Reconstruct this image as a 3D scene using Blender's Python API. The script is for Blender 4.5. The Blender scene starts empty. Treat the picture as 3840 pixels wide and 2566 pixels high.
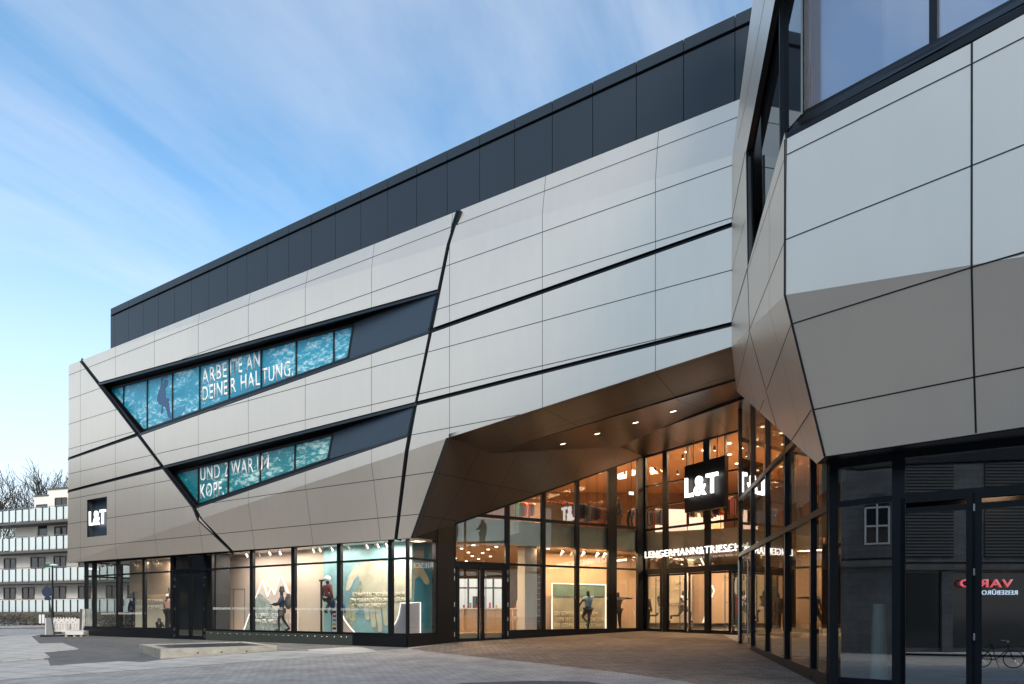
import bpy, bmesh, math, random
from mathutils import Vector, Matrix
R = math.radians
sc = bpy.context.scene
random.seed(7)
# ------------------------------------------------------------------ camera, world, sun
EYE = 1.4
F, CX, HY = 2560.0, 1920.0, 2295.0
cam_d = bpy.data.cameras.new('camera'); cam = bpy.data.objects.new('camera', cam_d)
sc.collection.objects.link(cam)
cam.location = (0, 0, EYE); cam.rotation_euler = (R(90), 0, 0)
cam_d.sensor_width = 36; cam_d.lens = 24; cam_d.shift_y = (HY-1283)/3840.0
cam_d.clip_start = 0.1; cam_d.clip_end = 2000
sc.camera = cam
SUN_EL, SUN_AZ = 30.0, 157.0      # azimuth measured from +Y (north) clockwise towards +X; negative = left behind
w = bpy.data.worlds.new('World'); sc.world = w; w.use_nodes = True
nt = w.node_tree; N = nt.nodes; L = nt.links; N.clear()
out = N.new('ShaderNodeOutputWorld'); bg = N.new('ShaderNodeBackground'); bg.inputs[1].default_value = 0.15
sky = N.new('ShaderNodeTexSky'); sky.sky_type = 'NISHITA'; sky.sun_disc = False
sky.sun_elevation = R(SUN_EL); sky.sun_rotation = R(SUN_AZ); sky.air_density = 1.0; sky.dust_density = 1.2; sky.ozone_density = 1.6
tc = N.new('ShaderNodeTexCoord')
# wispy clouds: noise on the direction divided by its height (a flat cloud layer)
sep = N.new('ShaderNodeSeparateXYZ'); L.new(tc.outputs['Generated'], sep.inputs[0])
mx = N.new('ShaderNodeMath'); mx.operation = 'MAXIMUM'; mx.inputs[1].default_value = 0.02; L.new(sep.outputs[2], mx.inputs[0])
ad = N.new('ShaderNodeMath'); ad.operation = 'ADD'; ad.inputs[1].default_value = 0.25; L.new(mx.outputs[0], ad.inputs[0])
dx = N.new('ShaderNodeMath'); dx.operation = 'DIVIDE'; L.new(sep.outputs[0], dx.inputs[0]); L.new(ad.outputs[0], dx.inputs[1])
dy = N.new('ShaderNodeMath'); dy.operation = 'DIVIDE'; L.new(sep.outputs[1], dy.inputs[0]); L.new(ad.outputs[0], dy.inputs[1])
cb = N.new('ShaderNodeCombineXYZ'); L.new(dx.outputs[0], cb.inputs[0]); L.new(dy.outputs[0], cb.inputs[1])
mp = N.new('ShaderNodeMapping'); mp.vector_type = 'TEXTURE'; mp.inputs['Rotation'].default_value = (0, 0, R(58)); mp.inputs['Scale'].default_value = (2.0, 0.75, 1)
mp.inputs['Location'].default_value = (0.35, 0.2, 0)
L.new(cb.outputs[0], mp.inputs[0])
n1 = N.new('ShaderNodeTexNoise'); n1.inputs['Scale'].default_value = 1.5; n1.inputs['Detail'].default_value = 8; n1.inputs['Roughness'].default_value = 0.56; n1.inputs['Distortion'].default_value = 0.35
L.new(mp.outputs[0], n1.inputs[0])
cr = N.new('ShaderNodeValToRGB'); cr.color_ramp.elements[0].position = 0.42; cr.color_ramp.elements[1].position = 0.80
cr.color_ramp.elements[0].color = (0, 0, 0, 1); cr.color_ramp.elements[1].color = (0.75, 0.75, 0.75, 1)
L.new(n1.outputs[0], cr.inputs[0])
# thin haze veil towards the horizon
hz = N.new('ShaderNodeMapRange'); hz.inputs[1].default_value = 0.0; hz.inputs[2].default_value = 0.50; hz.inputs[3].default_value = 0.95; hz.inputs[4].default_value = 0.0; L.new(sep.outputs[2], hz.inputs[0])
mxx = N.new('ShaderNodeMath'); mxx.operation = 'MAXIMUM'; L.new(cr.outputs[0], mxx.inputs[0]); L.new(hz.outputs[0], mxx.inputs[1])
mix = N.new('ShaderNodeMixRGB'); mix.inputs[2].default_value = (4.7, 4.75, 5.0, 1)
tint = N.new('ShaderNodeMixRGB'); tint.blend_type = 'MULTIPLY'; tint.inputs[0].default_value = 1; tint.inputs[2].default_value = (.92, 1.20, 1.22, 1)
L.new(sky.outputs[0], tint.inputs[1])
L.new(mxx.outputs[0], mix.inputs[0]); L.new(tint.outputs[0], mix.inputs[1])
L.new(mix.outputs[0], bg.inputs[0]); L.new(bg.outputs[0], out.inputs[0])
sd = bpy.data.lights.new('sun', 'SUN'); sun = bpy.data.objects.new('sun', sd); sc.collection.objects.link(sun)
sd.energy = 2.2; sd.angle = R(24); sd.color = (1.0, 0.88, 0.75)
az = R(SUN_AZ); sdir = Vector((math.sin(az)*math.cos(R(SUN_EL)), math.cos(az)*math.cos(R(SUN_EL)), math.sin(R(SUN_EL))))
sun.rotation_euler = sdir.to_track_quat('Z', 'Y').to_euler()
sc.view_settings.view_transform = 'Standard'; sc.view_settings.look = 'None'; sc.view_settings.exposure = 0.6; sc.view_settings.gamma = 1
sc.cycles.use_denoising = True; sc.cycles.max_bounces = 10; sc.cycles.transparent_max_bounces = 24
sc.cycles.caustics_reflective = False; sc.cycles.caustics_refractive = False; sc.cycles.sample_clamp_indirect = 6

# ------------------------------------------------------------------ geometry helpers
def ray(u, v): return Vector(((u-CX)/F, 1.0, (HY-v)/F))
ORG = Vector((0, 0, EYE))
def D(u, v, Z): return ORG + ray(u, v)*Z
class Plane:                      # vertical wall plane given by its vanishing point and distance, or by two ground points
    def __init__(s, vp=None, d=None, pts=None):
        if pts:
            a, b = Vector(pts[0]), Vector(pts[1]); e = (b-a).normalized()
            s.n = Vector((-e.y, e.x)); 
            if s.n.dot(a) < 0: s.n = -s.n
            s.d = s.n.dot(a)
        else:
            t = (vp-CX)/F; b = 1/math.sqrt(1+t*t); a = t*b
            s.n = Vector((b, -a)); s.d = d
            if s.n.y < 0: s.n = -s.n
        s.N = Vector((s.n.x, s.n.y, 0)); s.e = Vector((s.n.y, -s.n.x, 0))   # e points to image right
    def uv(s, u, v, off=0.0):
        r = ray(u, v); Z = (s.d+off)/(s.n.x*r.x+s.n.y); return ORG + r*Z
    def uz(s, u, z, off=0.0):
        p = s.uv(u, HY, 0) ; q = p + s.N*off; return Vector((q.x, q.y, z))
    def uz_(s, u, z, off=0.0):    # pixel column measured on the displaced plane itself
        p = s.uv(u, HY, off); return Vector((p.x, p.y, z))
def tri_plane(a, b, c):
    n = (b-a).cross(c-a).normalized()
    def f(u, v, off=0.0):
        r = ray(u, v); k = n.dot(a-ORG)/n.dot(r); p = ORG + r*k
        s = 1 if n.y > 0 or (abs(n.y) < 1e-6 and n.z > 0) else -1
        return p + n*s*off
    f.n = n if n.dot(a-ORG) > 0 else -n; f.a = a
    return f
def gz(x, y):
    p = -.586+.0202*x+.0294*y
    t = min(1, max(0, (x+14)/9)); t = t*t*(3-2*t)
    return min(p, .13+.42*t)
def G(u, v, dz=0.0):
    Y = 20.0; r = ray(u, v)
    for _ in range(60):
        z = gz(r.x*Y, Y)+dz
        Y = .5*Y + .5*(EYE-z)/max(1e-4, -r.z)
        Y = min(Y, 300)
    return Vector((r.x*Y, Y, gz(r.x*Y, Y)+dz))

class MB:
    def __init__(s): s.v = []; s.f = []; s.m = []
    def poly(s, pts, m=0):
        i = len(s.v); s.v += [tuple(p) for p in pts]; s.f.append(list(range(i, i+len(pts)))); s.m.append(m)
    def box(s, c, sx, sy, sz, rz=0, m=0):      # centre, sizes
        M = Matrix.Rotation(rz, 3, 'Z'); c = Vector(c)
        s.hexa([c+M@Vector((x*sx/2, y*sy/2, z*sz/2)) for z in (-1, 1) for x, y in ((-1, -1), (1, -1), (1, 1), (-1, 1))], m)
    def hexa(s, p, m=0):
        i = len(s.v); s.v += [tuple(q) for q in p]
        for f in ((0, 3, 2, 1), (4, 5, 6, 7), (0, 1, 5, 4), (1, 2, 6, 5), (2, 3, 7, 6), (3, 0, 4, 7)):
            s.f.append([i+k for k in f]); s.m.append(m)
    def bar(s, a, b, wv, dv, m=0, shift=0.0):   # bar along a-b; wv = half width vector, dv = depth vector (from face going back)
        a, b, wv, dv = map(Vector, (a, b, wv, dv)); o = dv*shift
        s.hexa([a-wv+o, a+wv+o, a+wv+dv+o, a-wv+dv+o, b-wv+o, b+wv+o, b+wv+dv+o, b-wv+dv+o], m)
    def slab(s, pts, back, m=0, mside=None):    # convex/concave polygon extruded by vector back
        back = Vector(back); pts = [Vector(p) for p in pts]; n = len(pts)
        s.poly(pts, m); s.poly([p+back for p in reversed(pts)], m if mside is None else mside)
        for i in range(n):
            a, b = pts[i], pts[(i+1) % n]; s.poly([a, a+back, b+back, b], m if mside is None else mside)
    def tube(s, pts, rad, k=8, m=0, cap=True):
        pts = [Vector(p) for p in pts]; rad = rad if isinstance(rad, (list, tuple)) else [rad]*len(pts)
        rings = []
        for i, p in enumerate(pts):
            t = (pts[min(i+1, len(pts)-1)]-pts[max(i-1, 0)]).normalized()
            a = t.orthogonal().normalized() if i == 0 else (a - t*a.dot(t)).normalized()
            b = t.cross(a); j = len(s.v)
            for q in range(k):
                an = 2*math.pi*q/k; s.v.append(tuple(p+(a*math.cos(an)+b*math.sin(an))*rad[i]))
            rings.append(j)
        for i in range(len(rings)-1):
            for q in range(k):
                r0, r1 = rings[i], rings[i+1]; s.f.append([r0+q, r0+(q+1) % k, r1+(q+1) % k, r1+q]); s.m.append(m)
        if cap:
            s.f.append([rings[0]+q for q in reversed(range(k))]); s.m.append(m)
            s.f.append([rings[-1]+q for q in range(k)]); s.m.append(m)
    def ball(s, c, rx, ry, rz, m=0, nu=12, nv=8):
        c = Vector(c); i = len(s.v)
        for a in range(nv+1):
            th = math.pi*a/nv
            for b in range(nu):
                ph = 2*math.pi*b/nu; s.v.append((c.x+rx*math.sin(th)*math.cos(ph), c.y+ry*math.sin(th)*math.sin(ph), c.z+rz*math.cos(th)))
        for a in range(nv):
            for b in range(nu):
                s.f.append([i+a*nu+b, i+(a+1)*nu+b, i+(a+1)*nu+(b+1) % nu, i+a*nu+(b+1) % nu]); s.m.append(m)
    def torus(s, c, ax, r, rr, n=28, k=6, m=0):
        c, ax = Vector(c), Vector(ax).normalized(); a = ax.orthogonal().normalized(); b = ax.cross(a)
        pts = [c+(a*math.cos(2*math.pi*i/n)+b*math.sin(2*math.pi*i/n))*r for i in range(n+1)]
        s.tube(pts, rr, k, m, cap=False)
    def build(s, name, mats, parent=None, smooth=False, merge=False):
        me = bpy.data.meshes.new(name); me.from_pydata([tuple(v) for v in s.v], [], s.f)
        mats = mats if isinstance(mats, (list, tuple)) else [mats]
        for q in mats: me.materials.append(q)
        me.polygons.foreach_set('material_index', s.m)
        if merge or smooth:
            bm = bmesh.new(); bm.from_mesh(me); bmesh.ops.remove_doubles(bm, verts=bm.verts, dist=1e-5)
            if smooth: bmesh.ops.recalc_face_normals(bm, faces=bm.faces)
            bm.to_mesh(me); bm.free()
        if smooth: me.polygons.foreach_set('use_smooth', [True]*len(me.polygons))
        me.update()
        o = bpy.data.objects.new(name, me); sc.collection.objects.link(o)
        if parent is not None: o.parent = parent; o.matrix_parent_inverse = parent.matrix_world.inverted()
        return o
def tag(o, label=None, cat=None, group=None, kind=None):
    if label: o['label'] = label
    if cat: o['category'] = cat
    if group: o['group'] = group
    if kind: o['kind'] = kind
    return o
def thing(name, label, cat, loc=(0, 0, 0), rz=0, group=None):
    o = bpy.data.objects.new(name, None); sc.collection.objects.link(o); o.empty_display_size = .2
    o.location = loc; o.rotation_euler = (0, 0, rz)
    o.matrix_world = Matrix.Translation(Vector(loc)) @ Matrix.Rotation(rz, 4, 'Z')
    return tag(o, label, cat, group)
def local_part(mb, name, mats, root, smooth=False):    # geometry given in the root's own coordinates
    o = mb.build(name, mats, None, smooth); o.parent = root; return o
def copy_tree(o, parent=None):
    c = o.copy(); sc.collection.objects.link(c)
    if parent is not None: c.parent = parent
    for ch in [q for q in bpy.data.objects if q.parent == o and q != c]: copy_tree(ch, c)
    return c

# ------------------------------------------------------------------ materials
def mat(name, col, rough=.5, metal=0.0, spec=.5, noise=None, bump=None, emit=None, coat=0):
    m = bpy.data.materials.new(name); m.use_nodes = True; t = m.node_tree; p = t.nodes['Principled BSDF']
    p.inputs['Base Color'].default_value = (*col, 1); p.inputs['Roughness'].default_value = rough; p.inputs['Metallic'].default_value = metal
    p.inputs['Specular IOR Level'].default_value = spec; p.inputs['Coat Weight'].default_value = coat
    if noise:      # (scale, amount, stretch)
        c = t.nodes.new('ShaderNodeTexCoord'); g = t.nodes.new('ShaderNodeMapping'); g.inputs['Scale'].default_value = noise[2] if len(noise) > 2 else (1, 1, 1)
        n = t.nodes.new('ShaderNodeTexNoise'); n.inputs['Scale'].default_value = noise[0]; n.inputs['Detail'].default_value = 6; n.inputs['Roughness'].default_value = .6
        r = t.nodes.new('ShaderNodeMapRange'); r.inputs[1].default_value = .25; r.inputs[2].default_value = .75; r.inputs[3].default_value = 1-noise[1]; r.inputs[4].default_value = 1+noise[1]
        x = t.nodes.new('ShaderNodeMixRGB'); x.blend_type = 'MULTIPLY'; x.inputs[0].default_value = 1; x.inputs[1].default_value = (*col, 1)
        t.links.new(c.outputs['Object'], g.inputs[0]); t.links.new(g.outputs[0], n.inputs[0]); t.links.new(n.outputs[0], r.inputs[0]); t.links.new(r.outputs[0], x.inputs[2]); t.links.new(x.outputs[0], p.inputs['Base Color'])
        if bump:
            b = t.nodes.new('ShaderNodeBump'); b.inputs['Strength'].default_value = bump; b.inputs['Distance'].default_value = .02
            t.links.new(n.outputs[0], b.inputs['Height']); t.links.new(b.outputs[0], p.inputs['Normal'])
    if emit: p.inputs['Emission Color'].default_value = (*emit[0], 1); p.inputs['Emission Strength'].default_value = emit[1]
    return m
def brick(name, c1, c2, cm, scale, bw, bh, mortar, rz=0, rough=.8, bump=.4, noise_amt=.25):
    m = mat(name, c1, rough); t = m.node_tree; p = t.nodes['Principled BSDF']
    c = t.nodes.new('ShaderNodeTexCoord'); g = t.nodes.new('ShaderNodeMapping'); g.inputs['Rotation'].default_value = (0, 0, rz)
    b = t.nodes.new('ShaderNodeTexBrick'); b.inputs['Scale'].default_value = scale; b.inputs['Brick Width'].default_value = bw; b.inputs['Row Height'].default_value = bh
    b.inputs['Mortar Size'].default_value = mortar; b.inputs['Mortar Smooth'].default_value = .3
    b.inputs['Color1'].default_value = (*c1, 1); b.inputs['Color2'].default_value = (*c2, 1); b.inputs['Mortar'].default_value = (*cm, 1)
    n = t.nodes.new('ShaderNodeTexNoise'); n.inputs['Scale'].default_value = .9; n.inputs['Detail'].default_value = 8; n.inputs['Roughness'].default_value = .65
    r = t.nodes.new('ShaderNodeMapRange'); r.inputs[1].default_value = .3; r.inputs[2].default_value = .7; r.inputs[3].default_value = 1-noise_amt; r.inputs[4].default_value = 1+noise_amt
    n2 = t.nodes.new('ShaderNodeTexNoise'); n2.inputs['Scale'].default_value = 28; n2.inputs['Detail'].default_value = 4
    r2 = t.nodes.new('ShaderNodeMapRange'); r2.inputs[3].default_value = .75; r2.inputs[4].default_value = 1.25
    x = t.nodes.new('ShaderNodeMixRGB'); x.blend_type = 'MULTIPLY'; x.inputs[0].default_value = 1
    x2 = t.nodes.new('ShaderNodeMixRGB'); x2.blend_type = 'MULTIPLY'; x2.inputs[0].default_value = 1
    k = t.links.new
    k(c.outputs['Object'], g.inputs[0]); k(g.outputs[0], b.inputs[0]); k(c.outputs['Object'], n.inputs[0]); k(c.outputs['Object'], n2.inputs[0]); k(n.outputs[0], r.inputs[0]); k(n2.outputs[0], r2.inputs[0])
    k(b.outputs['Color'], x.inputs[1]); k(r.outputs[0], x.inputs[2]); k(x.outputs[0], x2.inputs[1]); k(r2.outputs[0], x2.inputs[2]); k(x2.outputs[0], p.inputs['Base Color'])
    bp = t.nodes.new('ShaderNodeBump'); bp.inputs['Strength'].default_value = bump; bp.inputs['Distance'].default_value = .02; bp.invert = True
    k(b.outputs['Fac'], bp.inputs['Height']); k(bp.outputs[0], p.inputs['Normal'])
    return m
def wall_map(m, a):     # bricks laid on an upright wall running along direction a
    t = m.node_tree; b = [n for n in t.nodes if n.type == 'TEX_BRICK'][0]; c = [n for n in t.nodes if n.type == 'TEX_COORD'][0]
    d = t.nodes.new('ShaderNodeVectorMath'); d.operation = 'DOT_PRODUCT'; d.inputs[1].default_value = (*a, 0); s = t.nodes.new('ShaderNodeSeparateXYZ'); q = t.nodes.new('ShaderNodeCombineXYZ')
    t.links.new(c.outputs['Object'], d.inputs[0]); t.links.new(c.outputs['Object'], s.inputs[0]); t.links.new(d.outputs['Value'], q.inputs[0]); t.links.new(s.outputs[2], q.inputs[1]); t.links.new(q.outputs[0], b.inputs[0])
def glass(name, tint=(.9, .93, .92), f0=.08, rough=0.0, extra=1.0):
    m = bpy.data.materials.new(name); m.use_nodes = True; t = m.node_tree; t.nodes.clear(); k = t.links.new
    o = t.nodes.new('ShaderNodeOutputMaterial'); x = t.nodes.new('ShaderNodeMixShader'); tr = t.nodes.new('ShaderNodeBsdfTransparent'); gl = t.nodes.new('ShaderNodeBsdfGlossy')
    tr.inputs[0].default_value = (*tint, 1); gl.inputs['Roughness'].default_value = rough; gl.inputs[0].default_value = (1, 1, 1, 1)
    ge = t.nodes.new('ShaderNodeNewGeometry'); d = t.nodes.new('ShaderNodeVectorMath'); d.operation = 'DOT_PRODUCT'; k(ge.outputs['Normal'], d.inputs[0]); k(ge.outputs['Incoming'], d.inputs[1])
    a = t.nodes.new('ShaderNodeMath'); a.operation = 'ABSOLUTE'; k(d.outputs['Value'], a.inputs[0])
    b = t.nodes.new('ShaderNodeMath'); b.operation = 'SUBTRACT'; b.inputs[0].default_value = 1; k(a.outputs[0], b.inputs[1])
    c = t.nodes.new('ShaderNodeMath'); c.operation = 'POWER'; c.inputs[1].default_value = 5; k(b.outputs[0], c.inputs[0])
    e = t.nodes.new('ShaderNodeMath'); e.operation = 'MULTIPLY_ADD'; e.inputs[1].default_value = (1-f0)*extra; e.inputs[2].default_value = f0; k(c.outputs[0], e.inputs[0])
    k(e.outputs[0], x.inputs[0]); k(tr.outputs[0], x.inputs[1]); k(gl.outputs[0], x.inputs[2]); k(x.outputs[0], o.inputs[0])
    return m
def emis(name, col, s):
    m = mat(name, (.8, .8, .8), .5, emit=(col, s)); return m

M = {}
def cladding_mat():
    m = mat('satin_champagne_metal', (.80, .70, .605), .38, .72, .5); t = m.node_tree; p = t.nodes['Principled BSDF']; k = t.links.new; nn = t.nodes.new
    c = nn('ShaderNodeTexCoord'); g = nn('ShaderNodeMapping'); g.inputs['Scale'].default_value = (1, 1, .16)
    a = nn('ShaderNodeTexNoise'); a.inputs['Scale'].default_value = 3.2; a.inputs['Detail'].default_value = 5; k(c.outputs['Object'], g.inputs[0]); k(g.outputs[0], a.inputs[0])   # faint rain streaks
    b = nn('ShaderNodeTexNoise'); b.inputs['Scale'].default_value = .32; b.inputs['Detail'].default_value = 4; k(c.outputs['Object'], b.inputs[0])       # slow tone drift
    r1 = nn('ShaderNodeMapRange'); r1.inputs[1].default_value = .35; r1.inputs[2].default_value = .75; r1.inputs[3].default_value = 1.0; r1.inputs[4].default_value = .975; k(a.outputs[0], r1.inputs[0])
    r2 = nn('ShaderNodeMapRange'); r2.inputs[1].default_value = .3; r2.inputs[2].default_value = .7; r2.inputs[3].default_value = .97; r2.inputs[4].default_value = 1.025; k(b.outputs[0], r2.inputs[0])
    mu = nn('ShaderNodeMath'); mu.operation = 'MULTIPLY'; k(r1.outputs[0], mu.inputs[0]); k(r2.outputs[0], mu.inputs[1])
    x = nn('ShaderNodeMixRGB'); x.blend_type = 'MULTIPLY'; x.inputs[0].default_value = 1; x.inputs[1].default_value = (.88, .755, .625, 1); k(mu.outputs[0], x.inputs[2]); k(x.outputs[0], p.inputs['Base Color'])
    r3 = nn('ShaderNodeMapRange'); r3.inputs[3].default_value = .32; r3.inputs[4].default_value = .44; k(b.outputs[0], r3.inputs[0]); k(r3.outputs[0], p.inputs['Roughness'])
    w_ = nn('ShaderNodeTexNoise'); w_.inputs['Scale'].default_value = .8; w_.inputs['Detail'].default_value = 1; k(c.outputs['Object'], w_.inputs[0])
    bu = nn('ShaderNodeBump'); bu.inputs['Strength'].default_value = .12; bu.inputs['Distance'].default_value = .03; k(w_.outputs[0], bu.inputs['Height']); k(bu.outputs[0], p.inputs['Normal'])
    return m
M['clad'] = cladding_mat()
M['soffit'] = mat('soffit_metal', (.115, .105, .098), .30, .7, .5, noise=(.5, .05))
M['joint'] = mat('joint_black', (.012, .012, .014), .6)
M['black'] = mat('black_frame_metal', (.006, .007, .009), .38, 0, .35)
M['frame2'] = mat('dark_trim_metal', (.035, .042, .05), .28, .5)
M['frame3'] = mat('anthracite_frame', (.005, .008, .012), .35, 0, .35)
M['slate'] = mat('slate_panel', (.025, .034, .044), .42, .15, noise=(.4, .06))
M['slate2'] = mat('slate_infill', (.045, .065, .09), .42, .25)
M['glass'] = glass('shop_glass', (.86, .9, .88), .14)
M['glass_dark'] = glass('door_glass_dark', (.55, .6, .6), .16)
M['glass_side'] = glass('side_glass', (.8, .8, .76), .14)
M['white_lit'] = emis('lit_letter_white', (1.0, .98, .92), 2.4)
M['lamp'] = emis('lamp_face', (1.0, .86, .66), 5.0)
M['steel'] = mat('brushed_steel', (.62, .62, .62), .25, 1)
M['white'] = mat('white_paint', (.75, .75, .74), .5)
M['print_white'] = mat('print_white', (.88, .88, .86), .6)
M['letter_cream'] = mat('letter_cream', (.80, .76, .62), .7)
M['matt_black'] = mat('matt_black_board', (.006, .006, .007), .45)
M['asphalt'] = mat('asphalt', (.085, .095, .115), .85, noise=(2.5, .18), bump=.2)
M['cobble'] = brick('grey_clinker', (.41, .395, .385), (.33, .318, .31), (.19, .18, .175), 1, .30, .15, .012, R(28), bump=.6)
M['cobble_dark'] = brick('dark_clinker', (.165, .16, .155), (.12, .117, .118), (.05, .05, .05), 1, .28, .14, .012, R(-12), bump=.6)
M['cobble_warm'] = brick('warm_lit_brown_clinker', (.25, .20, .165), (.155, .13, .112), (.055, .047, .042), 1, .30, .15, .012, R(40), bump=.6)  # brown brick, its tint also paints the warm light at the entrance
M['slabs'] = brick('pale_slabs', (.50, .48, .46), (.42, .40, .385), (.12, .11, .10), 1, 1.1, .8, .020, R(30), bump=.3, noise_amt=.12)
M['kerb'] = mat('kerb_stone', (.36, .35, .34), .8, noise=(3, .15))
M['concrete'] = mat('raw_concrete', (.40, .37, .32), .85, noise=(2.2, .3, (1, 1, 2.5)), bump=.4)
M['grate'] = mat('steel_grate', (.12, .14, .155), .5, .5, noise=(60, .4))
M['render'] = mat('pale_render', (.84, .76, .69), .9, noise=(.8, .04))
M['win'] = mat('window_dark', (.02, .024, .028), .08, 0, .8)
M['frost'] = mat('frosted_balustrade', (.64, .70, .69), .25, 0, .5)
M['stone'] = brick('sandstone_blocks', (.185, .18, .175), (.15, .147, .145), (.085, .083, .08), 1, .9, .42, .012, 0, bump=.5)
M['dark_brick'] = mat('dark_brick_render', (.075, .085, .10), .8, noise=(.6, .2))  # dark colour keeps the reflections of the added houses dark
M['bark'] = mat('bark', (.055, .042, .032), .9)
M['rubber'] = mat('rubber', (.015, .015, .016), .7)
M['barrier'] = mat('barrier_white', (.62, .60, .60), .6, noise=(3, .1))
M['brown'] = mat('brown_interior', (.30, .19, .115), .7, noise=(.8, .08))
M['brown_dark'] = mat('dark_brown_panel', (.10, .055, .03), .6)
M['warm_wall'] = mat('warm_wall', (.68, .50, .36), .8, noise=(.7, .05))
M['pale_wall'] = mat('pale_display_wall', (.78, .66, .59), .8, noise=(.7, .03))
M['ceil'] = mat('interior_ceiling', (.62, .45, .31), .8, noise=(.5, .05))
M['fascia'] = mat('green_white_fascia', (.48, .50, .40), .5, noise=(.9, .1))
M['fascia2'] = mat('brown_fascia', (.20, .16, .125), .6, noise=(.9, .1))
M['wood'] = mat('light_wood', (.52, .36, .21), .6, noise=(1.5, .12, (1, 1, 8)))
M['floor_in'] = mat('shop_floor', (.34, .26, .19), .25, noise=(.6, .08))
M['skin_dark'] = mat('mannequin_charcoal', (.02, .018, .018), .35)
for nme, c in dict(red=(.42, .02, .02), blue=(.02, .12, .42), lightblue=(.2, .42, .68), navy=(.015, .025, .06), grey=(.10, .10, .095), pink=(.55, .33, .27), cream=(.75, .68, .55), maroon=(.16, .03, .03), yellow=(.6, .4, .05), green=(.06, .18, .12), teal=(.05, .33, .36)).items():
    M['c_'+nme] = mat('cloth_'+nme, c, .8)
M['shade_black'] = mat('shade_black', (.03, .032, .034), .8)  # near-black colour paints the darkness of unlit interiors
M['line_lit'] = emis('lit_outline', (1.0, .9, .78), .9)

def ocean(name, c_lo, c_hi, foam, seed, foam_pos=.62, sc_=1.0, fine=1.0):
    m = mat(name, c_lo, .22, 0, .5); t = m.node_tree; p = t.nodes['Principled BSDF']; k = t.links.new
    c = t.nodes.new('ShaderNodeTexCoord'); g = t.nodes.new('ShaderNodeMapping'); g.inputs['Scale'].default_value = (.5*sc_, .5*sc_, 1.3*sc_); g.inputs['Location'].default_value = (seed, seed*.7, 0)
    n = t.nodes.new('ShaderNodeTexNoise'); n.inputs['Scale'].default_value = .55; n.inputs['Detail'].default_value = 5; n.inputs['Distortion'].default_value = .8
    r = t.nodes.new('ShaderNodeValToRGB'); r.color_ramp.elements[0].color = (*c_lo, 1); r.color_ramp.elements[1].color = (*c_hi, 1); r.color_ramp.elements[0].position = .3; r.color_ramp.elements[1].position = .7
    n2 = t.nodes.new('ShaderNodeTexNoise'); n2.inputs['Scale'].default_value = 5*fine; n2.inputs['Detail'].default_value = 8; n2.inputs['Roughness'].default_value = .75; n2.inputs['Distortion'].default_value = .5
    mu = t.nodes.new('ShaderNodeMath'); mu.operation = 'MULTIPLY_ADD'; mu.inputs[1].default_value = .55
    r2 = t.nodes.new('ShaderNodeValToRGB'); r2.color_ramp.elements[0].position = foam_pos+.16; r2.color_ramp.elements[1].position = foam_pos+.30
    x = t.nodes.new('ShaderNodeMixRGB'); x.inputs[2].default_value = (*foam, 1)
    k(c.outputs['Object'], g.inputs[0]); k(g.outputs[0], n.inputs[0]); k(g.outputs[0], n2.inputs[0]); k(n.outputs[0], r.inputs[0])
    k(n.outputs[0], mu.inputs[0]); k(n2.outputs[0], mu.inputs[2]); k(mu.outputs[0], r2.inputs[0]); k(r2.outputs[0], x.inputs[0]); k(r.outputs[0], x.inputs[1]); k(x.outputs[0], p.inputs['Base Color'])
    return m
M['ocean1'] = ocean('surf_print', (.008, .20, .32), (.03, .36, .52), (.50, .74, .82), 3.1, .64)
M['ocean2'] = ocean('sea_print', (.006, .13, .17), (.02, .27, .30), (.60, .80, .74), 8.4, .64, 1.0, .8)
M['poster_teal'] = mat('teal_poster', (.22, .42, .46), .5, noise=(.9, .4))
M['poster_hand'] = mat('pale_hand_print', (.62, .62, .48), .5, noise=(2.2, .22))
M['poster_dirt'] = mat('sand_print', (.36, .40, .30), .6, noise=(7, .5))
M['poster_rock'] = mat('rock_print', (.38, .47, .46), .6, noise=(4, .5))
M['poster_field'] = mat('field_print', (.50, .52, .43), .6, noise=(1.2, .4))

def text(s, plane_e, A, width, height, m, name, parent=None, depth=.02, fat=0.0, up=Vector((0, 0, 1)), label=None):
    """flat or raised lettering: baseline starts at A, runs along plane_e, is fitted to width x cap height"""
    cu = bpy.data.curves.new(name, 'FONT'); cu.body = s; cu.size = 1; cu.offset = fat; cu.extrude = 0.0; cu.space_character = 1.12; cu.resolution_u = 4
    ob = bpy.data.objects.new('tmp', cu); sc.collection.objects.link(ob)
    dg = bpy.context.evaluated_depsgraph_get(); me = bpy.data.meshes.new_from_object(ob.evaluated_get(dg))
    bpy.data.objects.remove(ob); bpy.data.curves.remove(cu)
    xs = [v.co.x for v in me.vertices]; x0, x1 = min(xs), max(xs); cap = .70
    e = Vector(plane_e).normalized(); up = Vector(up); nrm = e.cross(up).normalized()     # towards viewer
    bm = bmesh.new(); bm.from_mesh(me)
    if depth > 0:
        r = bmesh.ops.extrude_face_region(bm, geom=bm.faces[:])
        for q in r['geom']:
            if isinstance(q, bmesh.types.BMVert): q.co.z += 1
        bm.normal_update()
        if depth >= .05:
            for f_ in bm.faces: f_.material_index = 0 if all(v.co.z > .5 for v in f_.verts) else 1
    for v in bm.verts:
        x, y, z = v.co; v.co = Vector(A)+e*((x-x0)/(x1-x0)*width)+up*(y/cap*height)+nrm*(z*depth)
    bmesh.ops.recalc_face_normals(bm, faces=bm.faces)
    bm.to_mesh(me); bm.free()
    me.materials.clear(); me.materials.append(m); me.materials.append(M['black']); me.name = name
    o = bpy.data.objects.new(name, me); sc.collection.objects.link(o)
    if parent is not None: o.parent = parent; o.matrix_parent_inverse = parent.matrix_world.inverted()
    if label: o['label'] = label
    return o
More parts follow.
